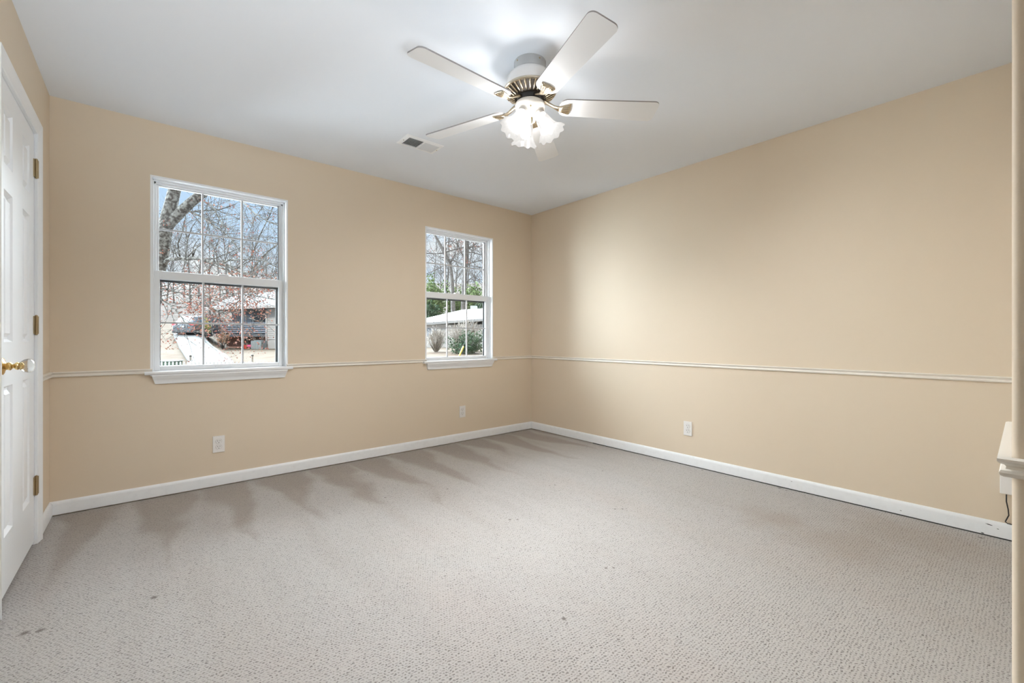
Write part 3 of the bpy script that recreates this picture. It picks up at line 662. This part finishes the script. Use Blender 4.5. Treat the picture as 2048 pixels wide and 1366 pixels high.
def main_oak():
    rng = random.Random(7); T0 = 12.0; px = T0/FPX
    base = P(286, 800, T0); base.z = ground(-9.9, T0)
    tr = thing('oak_tree', (base.x, base.y, base.z), 'large lichen-covered oak with russet leaves close outside the left window', 'tree'); O = tr.location.copy()
    wood = MB(); tips = []
    def limb(path, r0, r1, t0=T0, t1=None, n=8, sub=True, dens=1.0, lv=1, start=0):
        t1 = t1 or t0; m = len(path); pts = [P(a, b, t0+(t1-t0)*i/(m-1)) for i, (a, b) in enumerate(path)]
        fine = []; 
        for i in range(m-1):
            for k in range(3):
                q = pts[i].lerp(pts[i+1], k/3); fine.append(q+(rv(rng)*r0*px*.35 if k else Vector()))
        fine.append(pts[-1])
        rr = [(r0+(r1-r0)*i/(len(fine)-1))*px for i in range(len(fine))]
        wood.tube(fine, rr, n)
        if sub:
            for i in range(int(len(fine)*1.3*dens)):
                k = rng.randint(start, len(fine)-2); d = (fine[k+1]-fine[k]).normalized(); ax = rv(rng); ax = (ax-d*ax.dot(d)).normalized()
                branch(wood, rng, fine[k], d*.5+ax*.8, rng.uniform(.5, 1.3), max(.006, rr[k]*.4 if rr[k] < .05 else .014), lv, tips, 4, .02, .3, (2, 3), 4, .6)
        return fine
    trunk = [base]+[P(a, b, T0) for a, b in ((290, 700), (297, 610), (309, 560))]
    wood.tube(trunk+[P(a, b, T0) for a, b in ((321, 525), (326, 495), (330, 460), (337, 434), (343, 406), (350, 377), (357, 340), (362, 290), (365, 230))], [v*px for v in (17, 14, 13, 12.6, 12.4, 12, 12.5, 13, 11, 10.5, 10, 8, 6)], 14)
    wood.tube([P(a, b, T0-.02) for a, b in ((333, 458), (342, 443), (356, 430), (369, 417), (383, 404), (397, 393), (424, 372), (455, 335), (480, 280))], [v*px for v in (9, 10, 9.6, 9.2, 8.8, 8.5, 8, 6, 4)], 12)
    limb([(326, 530), (338, 518.5), (358, 516.7), (400, 518), (429, 525), (456, 531), (482, 542), (514, 556), (560, 576)], 4.0, 1.3, T0, T0-1.2, start=6)
    limb([(372, 418), (397, 431), (413, 440), (445, 463), (464, 480), (479, 500)], 2.2, .8, T0, T0-.6, dens=1.3)
    limb([(384, 424), (403, 421.7), (434, 420), (453, 415), (471, 409)], 1.6, .8, T0, T0+.8, dens=1.3)
    limb([(404, 400), (419, 409), (429, 417.6), (437, 435), (445, 450), (462, 474)], 1.7, .8, T0, T0-.5, dens=1.3)
    limb([(360, 514), (356, 488), (363, 469), (369, 440)], 1.5, .7, dens=.8)
    limb([(570, 478), (553, 490), (534, 504.6), (514, 527), (504, 542)], 1.0, 1.5, T0-1.5, T0-.8, dens=.9)
    limb([(470, 385), (487, 405), (509, 427), (529, 439), (556, 451)], 1.4, .8, T0-1, T0-1.5, dens=1.4)
    limb([(445, 526), (461, 519), (501, 519), (529, 522), (556, 535)], 1.4, .8, T0-.7, T0-1.4, dens=1.2)
    limb([(500, 520), (520, 470), (540, 430), (556, 385)], 1.1, .6, T0-.9, T0-1.6, dens=1.4)
    limb([(312, 588), (320.5, 595.6), (341.6, 611), (356, 624.6), (368, 643)], 2.6, 1.0, T0, T0-1, dens=1.1)
    limb([(400, 606), (430, 620), (449, 625), (474, 626), (488.5, 631), (507, 639), (526, 644)], 1.6, .7, T0-1, T0-1.3, dens=1.2)
    limb([(484, 560), (478.6, 574), (477, 594), (480, 600), (470, 608.6), (457, 620)], 1.2, .7, T0-1, T0-1.2, dens=1)
    limb([(316, 575), (345, 582), (380, 590), (420, 592), (460, 585), (500, 590), (556, 600)], 1.8, .6, T0, T0-1.5, dens=1.8)
    limb([(316, 560), (350, 565), (400, 572), (440, 580), (490, 575), (556, 566)], 1.6, .6, T0+.6, T0+.4, dens=1.6)
    limb([(369, 643), (380, 660), (400, 665), (415, 660)], .8, .4, T0-1, T0-1.2, dens=.8)
    wood.build('trunk_and_branches', M_BARK, tr, O, smooth=True)
    low = [p for p, d in tips if (CAM.z-p.z) > -1.6]; high = [p for p, d in tips if (CAM.z-p.z) <= -1.6]
    rng2 = random.Random(3)
    lm = leaf_cloud(rng2, low, 2700, .16, .060)
    cl = rng2.sample(high, max(1, len(high)//4))
    leaf_cloud(rng2, cl, 480, .09, .060, lm)
    lo = lm.build('leaves', M_LEAF, tr, O); lo['kind'] = 'stuff'
main_oak()

def window2_trees():
    T0 = 35.0; px = T0/FPX
    for nm, lab, trunk, rad, limbs, seed in (
        ('bare_tree', 'bare grey tree with crooked forked trunk seen through the far window',
         ((907, 640), (905, 580), (903, 549), (900, 527), (889, 505), (878, 486), (869, 470), (858, 440)), (5, 4, 3.6, 3.6, 3.6, 3.2, 2.6, 2),
         [((889, 505), (904, 500.5), (922, 496), (944, 493), (968, 492)), ((895, 506), (872, 506.6), (854, 507), (840, 500)), ((872, 505), (878, 513), (898, 518), (922, 527), (940, 531.5), (965, 535)), ((900, 527), (910, 508), (916, 490), (925, 465)), ((886, 500), (893, 485), (905, 482), (915, 490)), ((903, 545), (890, 530), (870, 540), (852, 548))], 5),
        ('bare_tree', 'thick straight grey trunk on the right side of the far window view',
         ((926, 640), (927, 587), (929, 560), (932, 516), (933, 481), (935, 440), (936, 400)), (5, 4.4, 4.6, 5.6, 5.2, 4.5, 3.5),
         [((928, 570), (937, 560), (947, 553), (958, 560)), ((931, 506), (944, 504), (966, 511)), ((933, 500), (950, 490), (965, 470)), ((932, 520), (922, 505), (912, 480), (905, 460)), ((931, 530), (945, 525), (965, 520))], 9)):
        rng = random.Random(seed)
        b = P(trunk[0][0], trunk[0][1], T0); b.z = ground((trunk[0][0]-1024)*px, T0)
        tr = thing(nm, b, lab, 'tree'); O = tr.location.copy(); wood = MB(); tips = []
        wood.tube([b]+[P(x, y, T0) for x, y in trunk], [v*px for v in (rad[0],)+rad], 10)
        for l in limbs:
            pts = [P(x, y, T0+rng.uniform(-.4, .4)*(i > 0)) for i, (x, y) in enumerate(l)]
            wood.tube(pts, [1.3*px*(1-.5*i/(len(pts)-1)) for i in range(len(pts))], 6)
            for k in range(7):
                i = rng.randint(0, len(pts)-2); q = pts[i].lerp(pts[i+1], rng.random()); d = (pts[i+1]-pts[i]).normalized(); ax = rv(rng)
                branch(wood, rng, q, d*.5+ax*.8, rng.uniform(1.0, 2.6), .021, 1, tips, 4, .05, .3, (2, 4), 4, .6)
        wood.build('trunk_and_branches', M_BARK2, tr, O, smooth=True)
        lv = leaf_cloud(rng, rng.sample([p for p, d in tips], 30), 170, .2, .12).build('leaves', M_LEAF, tr, O); lv['kind'] = 'stuff'
window2_trees()

# --- bare woods on the hill, four trees copied about
def woods():
    protos = []
    for k in range(4):
        rng = random.Random(40+k); wood = MB(); tips = []
        hgt = rng.uniform(10, 13); lean = Vector((rng.uniform(-.06, .06), rng.uniform(-.06, .06), 1))
        n = 7; pts = [Vector((0, 0, -.3))]; q = Vector((0, 0, 0)); d = lean.normalized()
        pts.append(q.copy())
        for i in range(n):
            d = (d+rv(rng)*.07+Vector((0, 0, .05))).normalized(); q = q+d*hgt/n; pts.append(q.copy())
        rad = [.13]+[.12*(1-.85*i/n) for i in range(n+1)]
        wood.tube(pts, rad, 7)
        for i in range(26):
            u = rng.uniform(2.2, n+.9); i0 = min(int(u), len(pts)-2); bp = pts[i0].lerp(pts[i0+1], u-i0)
            a = rng.uniform(0, 2*PI); dd = Vector((math.cos(a), math.sin(a), rng.uniform(.6, 1.5)))
            branch(wood, rng, bp, dd, rng.uniform(1.6, 3.6), .034, 2, tips, 4, .04, .16, (3, 4), 4, .55)
        me = wood.build('bare_forest_tree', M_BARK2, smooth=True); protos.append(me)
    rng = random.Random(11); first = set(); lab = 'leafless grey tree among the bare woods on the hill'
    spots = []
    for i in range(17):
        px_ = 300+270*i/16+rng.uniform(-5, 5); t = rng.uniform(44, 74); spots.append((px_, t))
    for i in range(9):
        px_ = 845+135*i/8+rng.uniform(-4, 4); t = rng.uniform(46, 74); spots.append((px_, t))
    for a_, b_, n_ in ((190, 295, 6), (575, 690, 6), (765, 840, 3)):
        for i in range(n_): spots.append((a_+(b_-a_)*(i+.5)/n_, rng.uniform(46, 72)))
    for i, (px_, t) in enumerate(spots):
        k = i % 4; o = protos[k]
        if k in first: o = o.copy(); COL.objects.link(o)
        first.add(k); s = (px_-1024)/FPX*t; z = ground(s, t); o.location = ST(s, t, z); o.rotation_euler = (0, 0, rng.uniform(0, 6.28)); sc_ = rng.uniform(.8, 1.25); o.scale = (sc_, sc_, sc_)
        tag(o, lab, 'tree', 'bare trees on the wooded hill')
woods()

# --- bushes
def bush(name, px_, t, wpx, top_py, base_py, m, label, cat, cnt, size, seed, stems=12, group=None):
    rng = random.Random(seed); s = (px_-1024)/FPX*t; zb = min(ground(s, t), CAM.z-(base_py-CY)/FPX*t); zt = CAM.z-(top_py-CY)/FPX*t; hw = wpx/2*t/FPX
    O = ST(s, t, zb); o = thing(name, O, label, cat, group); hgt = zt-zb
    st = MB(); pts = []
    for i in range(stems):
        a = rng.uniform(0, 2*PI); r_ = hw*math.sqrt(rng.random())*.9; tp = Vector((r_*math.cos(a), r_*math.sin(a), hgt*rng.uniform(.6, 1.0)*(1-.35*(r_/hw)**2)))
        mid = tp*.5+rv(rng)*hw*.12; mid.z = tp.z*.5; st.tube([(0, 0, -.05), mid, tp], [.03, .02, .008], 5)
        for k in range(6): pts.append(mid.lerp(tp, rng.random()))
        for k in range(4):
            q = mid.lerp(tp, rng.random()); e = q+rv(rng)*hw*.45; st.tube([q, q.lerp(e, .5)+rv(rng)*.05*hw, e], [.010, .007, .003], 3); pts.append(e); pts.append(q.lerp(e, .5))
    st.build('stems', M_BARK2 if cnt else M_BRUSH, o, smooth=True)
    if cnt:
        lf = leaf_cloud(rng, pts, cnt, hw*.22, size).build('leaves', m, o); lf['kind'] = 'stuff'
    return o
bush('evergreen_shrub', 932, 18, 80, 664, 716, M_DKGR, 'dark green rounded shrub low in the far window', 'shrub', 2600, .10, 21, 22)
bush('leafy_tree', 871, 42, 62, 543, 640, M_PINE, 'light green leafy tree at the left of the far window view', 'tree', 2600, .26, 22, 22)
bush('leafy_tree', 948, 41, 46, 552, 640, M_PINE, 'light green leafy tree at the right of the far window view', 'tree', 2000, .26, 23, 18)
bush('leafy_tree', 908, 44, 56, 556, 640, M_PINE, 'light green leafy tree behind the crooked bare trunk', 'tree', 1800, .26, 24, 18)
bush('dark_evergreen_tree', 864, 33, 40, 592, 650, M_DKGR, 'dark evergreen behind the left end of the white roof', 'tree', 1600, .2, 25, 16)
bush('dark_evergreen_tree', 960, 33, 34, 590, 640, M_DKGR, 'dark evergreen behind the right end of the white roof', 'tree', 1400, .2, 26, 16)
bush('twiggy_brush', 872, 19, 46, 650, 702, None, 'tangle of pale bare twigs left of the dark shrub', 'brush', 0, 0, 27, 80)
bush('twiggy_brush', 930, 20, 80, 634, 700, None, 'tangle of pale bare twigs between white roof and dark shrub', 'brush', 0, 0, 28, 110)
bush('forsythia_shrub', 413, 34, 16, 626, 676, mat('yellow_green_leaf', (.42, .45, .12), .8, spec=.1), 'small yellow-green shrub left of the porch', 'shrub', 420, .12, 29, 10)
bush('brown_shrub', 445, 33, 26, 655, 694, mat('brown_leaf', (.36, .22, .14), .85, spec=.1), 'brown-leaved shrub in front of the brick porch base', 'shrub', 520, .12, 30, 14)

# --- neighbour's house across the drive
M_SIDE = mat('white_siding', (.47, .46, .45), .7); M_ROOF = mat('pale_shingle', (.125, .125, .128), .9, var=(5, (.10, .10, .10), .4, .7))
M_PORCH = mat('slate_grey_paint', (.10, .115, .135), .7); M_PWIN = mat('blue_grey_panel', (.24, .28, .34), .4)
M_BRICK = mat('red_brick', (.36, .19, .15), .9, var=(9, (.46, .29, .24), .4, .6)); M_IRON = mat('black_iron', (.03, .03, .035), .5)
M_PINK = mat('pink_plastic', (.85, .12, .32), .5); M_RED = mat('red_plastic', (.75, .08, .06), .5)
def house():
    t = 36.0; k = t/FPX
    X = lambda px_: (px_-1024)*k
    Z = lambda py: CAM.z-(py-CY)*k
    s0 = X(436); base = .05
    O = ST(s0, t, base); h = thing('neighbour_house', O, 'white-sided house with dark covered porch over a brick base', 'house'); h.rotation_euler = (0, 0, YAW-PI/2)
    # local frame: x to the right, y away, z up
    lx = lambda px_: X(px_)-s0
    lz = lambda py: Z(py)-base
    xp0, xp1 = 0.0, lx(535); xe = lx(535)+7.5
    dz = lz(668); ez = lz(617)
    def part(mb, nm, m, par=None, **kw): return mb.build(nm, m, par or h, **kw)
    # white siding block at the right, its lap boards stepped
    w = MB().box(xp1, xe, .0, 8, 0, ez+.1); nb = 16
    for i in range(nb):
        z0 = .9+(ez-.9)*i/nb; z1 = .9+(ez-.9)*(i+1)/nb
        w.add([Vector((xp1, -.05, z0)), Vector((xe, -.05, z0)), Vector((xe, -.01, z1)), Vector((xp1, -.01, z1))], [(0, 1, 2, 3)])
        w.add([Vector((xp1, -.05, z0)), Vector((xe, -.05, z0)), Vector((xe, 0, z0)), Vector((xp1, 0, z0))], [(0, 1, 2, 3)])
    part(w, 'siding_wall', M_SIDE)
    part(MB().box(xp0, xp1, 1.8, 8, 0, ez), 'porch_back_wall', M_PORCH)
    part(MB().box(xp0, xp1, -.02, 1.8, dz-.22, dz), 'porch_floor', M_PORCH)
    part(MB().box(xp0, xp1, -.0, 1.8, ez-.12, ez), 'porch_ceiling', M_PORCH)
    part(MB().box(xp0+.1, xp1, .9, 1.8, 0, dz-.22), 'brick_base', M_BRICK)
    for px_ in (437, 505, 533):
        part(MB().box(lx(px_)-.06, lx(px_)+.06, .02, .14, dz, ez-.12), 'porch_post', M_SIDE if px_ == 533 else M_PORCH, bevel=.01)
    for a, b, c, d in ((455, 478, 627, 646), (513, 521, 628, 650)):
        o = part(MB().box(lx(a), lx(b), 1.70, 1.8, lz(d), lz(c)), 'porch_window', M_PWIN)
        part(MB().box((lx(a)+lx(b))/2-.03, (lx(a)+lx(b))/2+.03, 1.68, 1.70, lz(d), lz(c)), 'window_mullion', M_SIDE, o)
    rl = MB()
    for i in range(5):
        z0 = dz+.08+i*.17; rl.box(xp0+.1, xp1-.1, .04, .08, z0, z0+.11)
    rl.box(xp0+.1, xp1-.1, .0, .12, dz+.92, dz+.98)
    part(rl, 'slat_railing', M_PWIN)
    gi = MB(); x0, x1, z0, z1 = lx(476), lx(508), .0, lz(671)
    gi.box(x0, x1, .55, .60, z1-.05, z1).box(x0, x1, .55, .60, z0+.1, z0+.15).box(x0, x1, .55, .60, (z0+z1)/2, (z0+z1)/2+.04)
    for i in range(11):
        xx = x0+(x1-x0)*i/10; gi.box(xx-.02, xx+.02, .55, .60, z0, z1)
    part(gi, 'iron_grille', M_IRON)
    rf = MB()
    # low gable roof: eave towards the viewer, white fascia, overhang
    e0, e1 = -.6, xe+.5
    rf.add([Vector((e0, -.75, ez-.02)), Vector((e1, -.75, ez+.45)), Vector((e1, 4.2, ez+2.1)), Vector((e0, 4.2, ez+1.75)), Vector((e0, 9, ez)), Vector((e1, 9, ez+.3)),
            Vector((e0, -.75, ez-.2)), Vector((e1, -.75, ez+.27)), Vector((e0, 9, ez-.2)), Vector((e1, 9, ez+.1))],
           [(0, 1, 2, 3), (3, 2, 5, 4), (0, 6, 7, 1), (6, 8, 9, 7), (0, 3, 4, 8, 6), (1, 7, 9, 5, 2)])
    ro = part(rf, 'roof', M_ROOF)
    part(MB().add([Vector((e0, -.77, ez-.0)), Vector((e1, -.77, ez+.47)), Vector((e1, -.77, ez+.27)), Vector((e0, -.77, ez-.2)), Vector((e0, -.87, ez-.0)), Vector((e1, -.87, ez+.47)), Vector((e1, -.87, ez+.27)), Vector((e0, -.87, ez-.2))], [(0,1,2,3),(7,6,5,4),(0,4,5,1),(3,2,6,7),(0,3,7,4),(1,5,6,2)]), 'gutter', M_SIDE, ro)
    xd = lx(433)
    part(MB().tube([(xd-.15, -.6, ez-.1), (xd+.05, -.45, ez-.3), (xd+.1, -.2, ez-.6), (xd+.1, -.2, dz+.3), (xd+.2, -.2, dz-.2), (xd+.35, -.2, dz-.4), (xd+.35, -.2, .05)], .07, 8), 'downspout', M_SIDE, smooth=True)
    part(MB().tube([(lx(534), -.12, ez-.1), (lx(534), -.12, .9), (lx(536), -.2, .5)], .05, 8), 'downspout', M_SIDE, smooth=True)
    return h, lx, lz
hh, lx, lz = house()
HM4 = Matrix.Translation(hh.location) @ Matrix.Rotation(YAW-PI/2, 4, 'Z')
def put(o, x, y, z): o.location = HM4 @ Vector((x, y, z)); o.rotation_euler = (0, 0, YAW-PI/2); return o
# things on the ground before the porch
o = thing('toy_car', (0, 0, 0), 'pink ride-on toy in front of the iron grille', 'toy'); put(o, lx(502), .1, .12)
MB().box(-.22, .22, -.3, .3, .1, .32).build('body', M_PINK, o, bevel=.06, seg=3)
MB().box(-.2, .2, .18, .28, .3, .62).build('back', M_PINK, o, bevel=.04, seg=3)
for sx in (-.2, .2):
    for sy in (-.2, .2): MB().lathe([(.1, -.04), (.1, .04)], 16, Matrix.Translation((sx, sy, .1)) @ Matrix.Rotation(PI/2, 4, 'Y')).build('wheel', M_BLACK, o)
for px_, m, lab, nm in ((490, M_RED, 'red bucket left of the pink ride-on toy', 'toy_bucket'), (511.5, M_RED, 'red bucket right of the pink ride-on toy', 'toy_bucket')):
    o = thing(nm, (0, 0, 0), lab, 'bucket'); put(o, lx(px_), .1, .1)
    MB().lathe([(.11, 0), (.16, .30), (.17, .30), (.17, .32), (.15, .32), (.10, .02)], 18).build('pail', m, o, smooth='auto')
    MB().tube([(.165*math.cos(a), 0, .3+.14*math.sin(a)) for a in [PI*i/8 for i in range(9)]], .008, 5).build('handle', M_SIDE, o)
o = thing('air_conditioner', (0, 0, 0), 'grey slatted air-conditioning unit beside the white siding', 'air conditioner'); put(o, lx(528.5), -.75, .05)
M_AC = mat('grey_metal', (.22, .26, .27), .5, metal=.3)
MB().box(-.42, .42, -.4, .4, 0, .72).build('cabinet', M_AC, o, bevel=.03)
fn = MB()
for i in range(12): xx = -.38+.76*i/11; fn.box(xx-.018, xx+.018, -.43, -.40, .06, .66)
fn.build('grille', mat('pale_grey_metal', (.4, .44, .45), .5, metal=.2), o)
MB().lathe([(.34, .72), (.34, .75), (.30, .77), (.05, .78)], 24).build('fan_guard', M_AC, o)

# --- car
def car():
    t = 33.5; s = (365-1024)/FPX*t; O = ST(s, t, ground(s, t)+.065)
    c = thing('parked_car', O, 'silver-grey crossover parked at the top of the driveway, seen from behind', 'car', rotz=YAW-PI/2+math.radians(-7))
    M_CAR = mat('silver_blue_paint', (.10, .115, .135), .35, metal=.2, coat=.3); M_CG = mat('tinted_glass', (.10, .14, .18), .1); M_TL = mat('red_tail_lamp', (.60, .03, .05), .2); M_TRM = mat('grey_plastic', (.05, .05, .055), .6)
    # body as lofted cross-sections along the length, y = 0 at the rear bumper
    def sec(y, hw, zb, zs, zt, hwt):
        return [Vector((-hw*.94, y, zb)), Vector((-hw, y, zb+.15)), Vector((-hw, y, zs-.08)), Vector((-hw*.97, y, zs)), Vector((-hwt, y, zt-.06)), Vector((-hwt*.86, y, zt)),
                Vector((hwt*.86, y, zt)), Vector((hwt, y, zt-.06)), Vector((hw*.97, y, zs)), Vector((hw, y, zs-.08)), Vector((hw, y, zb+.15)), Vector((hw*.94, y, zb))]
    secs = [sec(0, .84, .42, .82, .86, .80), sec(.08, .92, .30, .98, 1.02, .84), sec(.22, .94, .26, 1.02, 1.22, .76), sec(.48, .94, .24, 1.03, 1.60, .64), sec(.9, .94, .24, 1.03, 1.66, .66), sec(2.3, .94, .24, 1.0, 1.66, .68), sec(2.9, .94, .24, .98, 1.50, .68), sec(3.5, .93, .24, .95, 1.02, .78), sec(4.3, .90, .26, .84, .90, .78), sec(4.55, .78, .36, .68, .74, .68)]
    MB().loft(secs).build('body', M_CAR, c, smooth='auto', bevel=.02)
    MB().add([Vector((-.66, .20, 1.09)), Vector((.66, .20, 1.09)), Vector((.56, .47, 1.54)), Vector((-.56, .47, 1.54)), Vector((-.66, .14, 1.09)), Vector((.66, .14, 1.09)), Vector((.56, .41, 1.55)), Vector((-.56, .41, 1.55))], [(0,3,2,1),(4,5,6,7),(0,1,5,4),(1,2,6,5),(2,3,7,6),(3,0,4,7)]).build('rear_window', M_CG, c)
    for sx in (-1, 1):
        MB().add([Vector((sx*.88, .75, 1.07)), Vector((sx*.88, 3.1, 1.05)), Vector((sx*.70, 2.6, 1.46)), Vector((sx*.67, .9, 1.58)), Vector((sx*.98, .75, 1.07)), Vector((sx*.98, 3.1, 1.05)), Vector((sx*.76, 2.6, 1.46)), Vector((sx*.73, .9, 1.58))], [(0,1,2,3),(7,6,5,4),(0,4,5,1),(1,5,6,2),(2,6,7,3),(3,7,4,0)]).build('side_window', M_CG, c)
        MB().add([Vector((sx*.50, -.02, .98)), Vector((sx*.93, .02, .99)), Vector((sx*.94, .02, .84)), Vector((sx*.62, -.02, .88)), Vector((sx*.50, .2, .98)), Vector((sx*.95, .3, .99)), Vector((sx*.96, .3, .84)), Vector((sx*.62, .2, .88))], [(0,1,2,3),(7,6,5,4),(0,4,5,1),(1,5,6,2),(2,6,7,3),(3,7,4,0)]).build('tail_lamp', M_TL, c)
        MB().box(sx*.78-.08, sx*.78+.08, -.05, .03, .42, .50).build('reflector', M_TL, c)
        for y in (.85, 3.55):
            wl = MB().lathe([(.20, -.11), (.33, -.11), (.345, -.08), (.345, .08), (.33, .11), (.20, .11)], 24, Matrix.Translation((sx*.86, y, .345)) @ Matrix.Rotation(PI/2, 4, 'Y')).build('wheel', M_BLACK, c)
            MB().lathe([(.205, -.115), (.205, .115)], 18, Matrix.Translation((sx*.86, y, .345)) @ Matrix.Rotation(PI/2, 4, 'Y')).build('rim', M_CAR, wl)
    MB().box(-.86, .86, -.06, .12, .28, .50).build('bumper', M_TRM, c, bevel=.04)
    MB().box(-.50, .50, -.085, -.05, .36, .42).build('skid_trim', M_CAR, c, bevel=.01)
    MB().box(-.16, .16, -.03, .03, .70, .83).build('number_plate', M_SIDE, c)
    for sx in (-.55, .55): MB().tube([(sx, .6, 1.70), (sx, .8, 1.73), (sx, 2.2, 1.73), (sx, 2.5, 1.68)], .02, 6).build('roof_rail', M_TRM, c)
car()

# --- kerbside bin, posts, picket fence
def bin_():
    t = 18.6; s = (342-1024)/FPX*t; z0 = ground(s, t); o = thing('trash_bin', ST(s, t, z0), 'dark green wheeled trash bin behind the picket fence', 'bin', rotz=YAW-PI/2)
    M_BIN = mat('green_plastic', (.05, .11, .07), .5); zt = CAM.z-(719-CY)/FPX*t-z0
    MB().loft([[Vector((-.22, -.22, .12)), Vector((.22, -.22, .12)), Vector((.22, .24, .12)), Vector((-.22, .24, .12))], [Vector((-.28, -.30, zt-.08)), Vector((.28, -.30, zt-.08)), Vector((.28, .30, zt-.08)), Vector((-.28, .30, zt-.08))]]).build('body', M_BIN, o, bevel=.02)
    MB().box(-.31, .31, -.34, .33, zt-.08, zt-.035).build('lid', mat('grey_green_lid', (.34, .38, .36), .4), o, bevel=.02)
    for sx in (-.25, .25): MB().lathe([(.12, -.03), (.12, .03)], 16, Matrix.Translation((sx, .22, .12)) @ Matrix.Rotation(PI/2, 4, 'Y')).build('wheel', M_BLACK, o)
    MB().tube([(-.2, .36, zt-.1), (.2, .36, zt-.1)], .018, 6).build('handle', M_BIN, o)
bin_()
M_POST = mat('weathered_wood', (.34, .31, .27), .9)
for px_, py, lab in ((381, 709, 'weathered wooden post at the left edge of the driveway'), (504.5, 708, 'weathered wooden post on the lawn in front of the house')):
    t = 21.8; s = (px_-1024)/FPX*t; z0 = ground(s, t); zt = CAM.z-(py-CY)/FPX*t
    o = thing('yard_post', ST(s, t, z0), lab, 'post', 'posts along the verge')
    MB().box(-.04, .04, -.04, .04, -.1, zt-z0-.04).build('shaft', M_POST, o, bevel=.006)
    MB().box(-.055, .055, -.055, .055, zt-z0-.10, zt-z0-.06).build('collar', M_BLACK, o)
    MB().loft([[Vector((-.05, -.05, zt-z0-.04)), Vector((.05, -.05, zt-z0-.04)), Vector((.05, .05, zt-z0-.04)), Vector((-.05, .05, zt-z0-.04))], [Vector((-.015, -.015, zt-z0)), Vector((.015, -.015, zt-z0)), Vector((.015, .015, zt-z0)), Vector((-.015, .015, zt-z0))]]).build('cap', M_POST, o)
def fence():
    t = 11.0; s0, s1 = -9.45, -5.55; z0 = -1.30; zt = CAM.z-(723.5-CY)/FPX*t
    o = thing('picket_fence', ST((s0+s1)/2, t, z0), 'white picket fence whose tips show above the left sill', 'fence', rotz=YAW-PI/2)
    h = zt-z0; L = (s1-s0); n = 42
    for zz in (.35, h-.25): MB().box(-L/2, L/2, .012, .05, zz, zz+.085).build('rail', M_SIDE, o)
    pr = [(-.02, .02), (.02, .02), (.02, h-.03), (.012, h-.008), (0, h), (-.012, h-.008), (-.02, h-.03)]
    p0 = MB().prism(pr, -.010, .010, lambda u, v, w: Vector((u, w, v))).build('picket', M_SIDE, o)
    p0.location = (-L/2, 0, 0)
    for i in range(1, n):
        c = p0.copy(); COL.objects.link(c); c.location = (-L/2+L*i/(n-1), 0, 0)
    for xx in (-L/2+.02, 0, L/2-.02): MB().box(xx-.045, xx+.045, .05, .14, -.2, h-.1).build('post', M_SIDE, o)
fence()

# --- white-roofed outbuilding seen through the far window
def barn():
    t = 25.0; k = t/FPX; s0 = (845-1024)*k; zb = .3; O = ST(s0, t, zb); b = thing('white_roofed_garage', O, 'low building with white metal roof seen through the far window', 'building', rotz=YAW-PI/2)
    lx_ = lambda px_: (px_-845)*k
    lz_ = lambda py: CAM.z-(py-CY)*k-zb
    M_WR = mat('white_metal_roof', (.30, .305, .31), .5)
    x0, x1 = lx_(838), lx_(1010)
    za, zr = lz_(652), lz_(624)
    MB().box(x0+.3, x1-.3, .4, 5, -.5, za+.1).build('wall', M_SIDE, b)
    r = MB().add([Vector((x0, 0, lz_(646))), Vector((x1, 0, lz_(634))), Vector((x1, 2.6, lz_(634)+.75)), Vector((lx_(915), 2.6, lz_(622)+.25)), Vector((x0, 2.4, lz_(638)+.18)),
                  Vector((x0, 0, lz_(646)-.14)), Vector((x1, 0, lz_(634)-.14)), Vector((x1, 5.6, lz_(640))), Vector((x0, 5.6, lz_(650)))],
                 [(0, 1, 2, 3, 4), (0, 5, 6, 1), (4, 3, 2, 7, 8), (0, 4, 8, 5), (1, 6, 7, 2), (5, 8, 7, 6)])
    ro = r.build('roof', M_WR, b)
    for i in range(9):
        u = (i+.5)/9; xx = x0+(x1-x0)*u; ya = lz_(646)+(lz_(634)-lz_(646))*u
        MB().tube([(xx, -.01, ya+.01), (xx, 1.2, ya+.15)], .015, 5).build('roof_seam', M_SIDE, ro)
    ch = MB().box(lx_(931), lx_(945), 2.9, 3.5, lz_(640), lz_(604)); ch.build('chimney', mat('grey_block', (.40, .43, .47), .9), b)
    MB().box(lx_(852), lx_(872), .36, .41, lz_(672), lz_(656)).build('garage_window', M_PWIN, b)
barn()
# yellow sleeve on a guy wire
g = thing('guy_wire_guard', P(918, 714, 15), 'yellow sleeve on a slanting guy wire beside the dark shrub', 'guy wire')
O = g.location.copy()
MB().tube([P(914.5, 722, 15), P(918, 713, 15), P(926.7, 692.7, 15)], .028, 8).build('sleeve', mat('yellow_plastic', (.80, .58, .10), .5), g, O, smooth=True)
MB().tube([P(926, 694, 15), P(990, 540, 15)], .006, 5).build('wire', M_IRON, g, O)
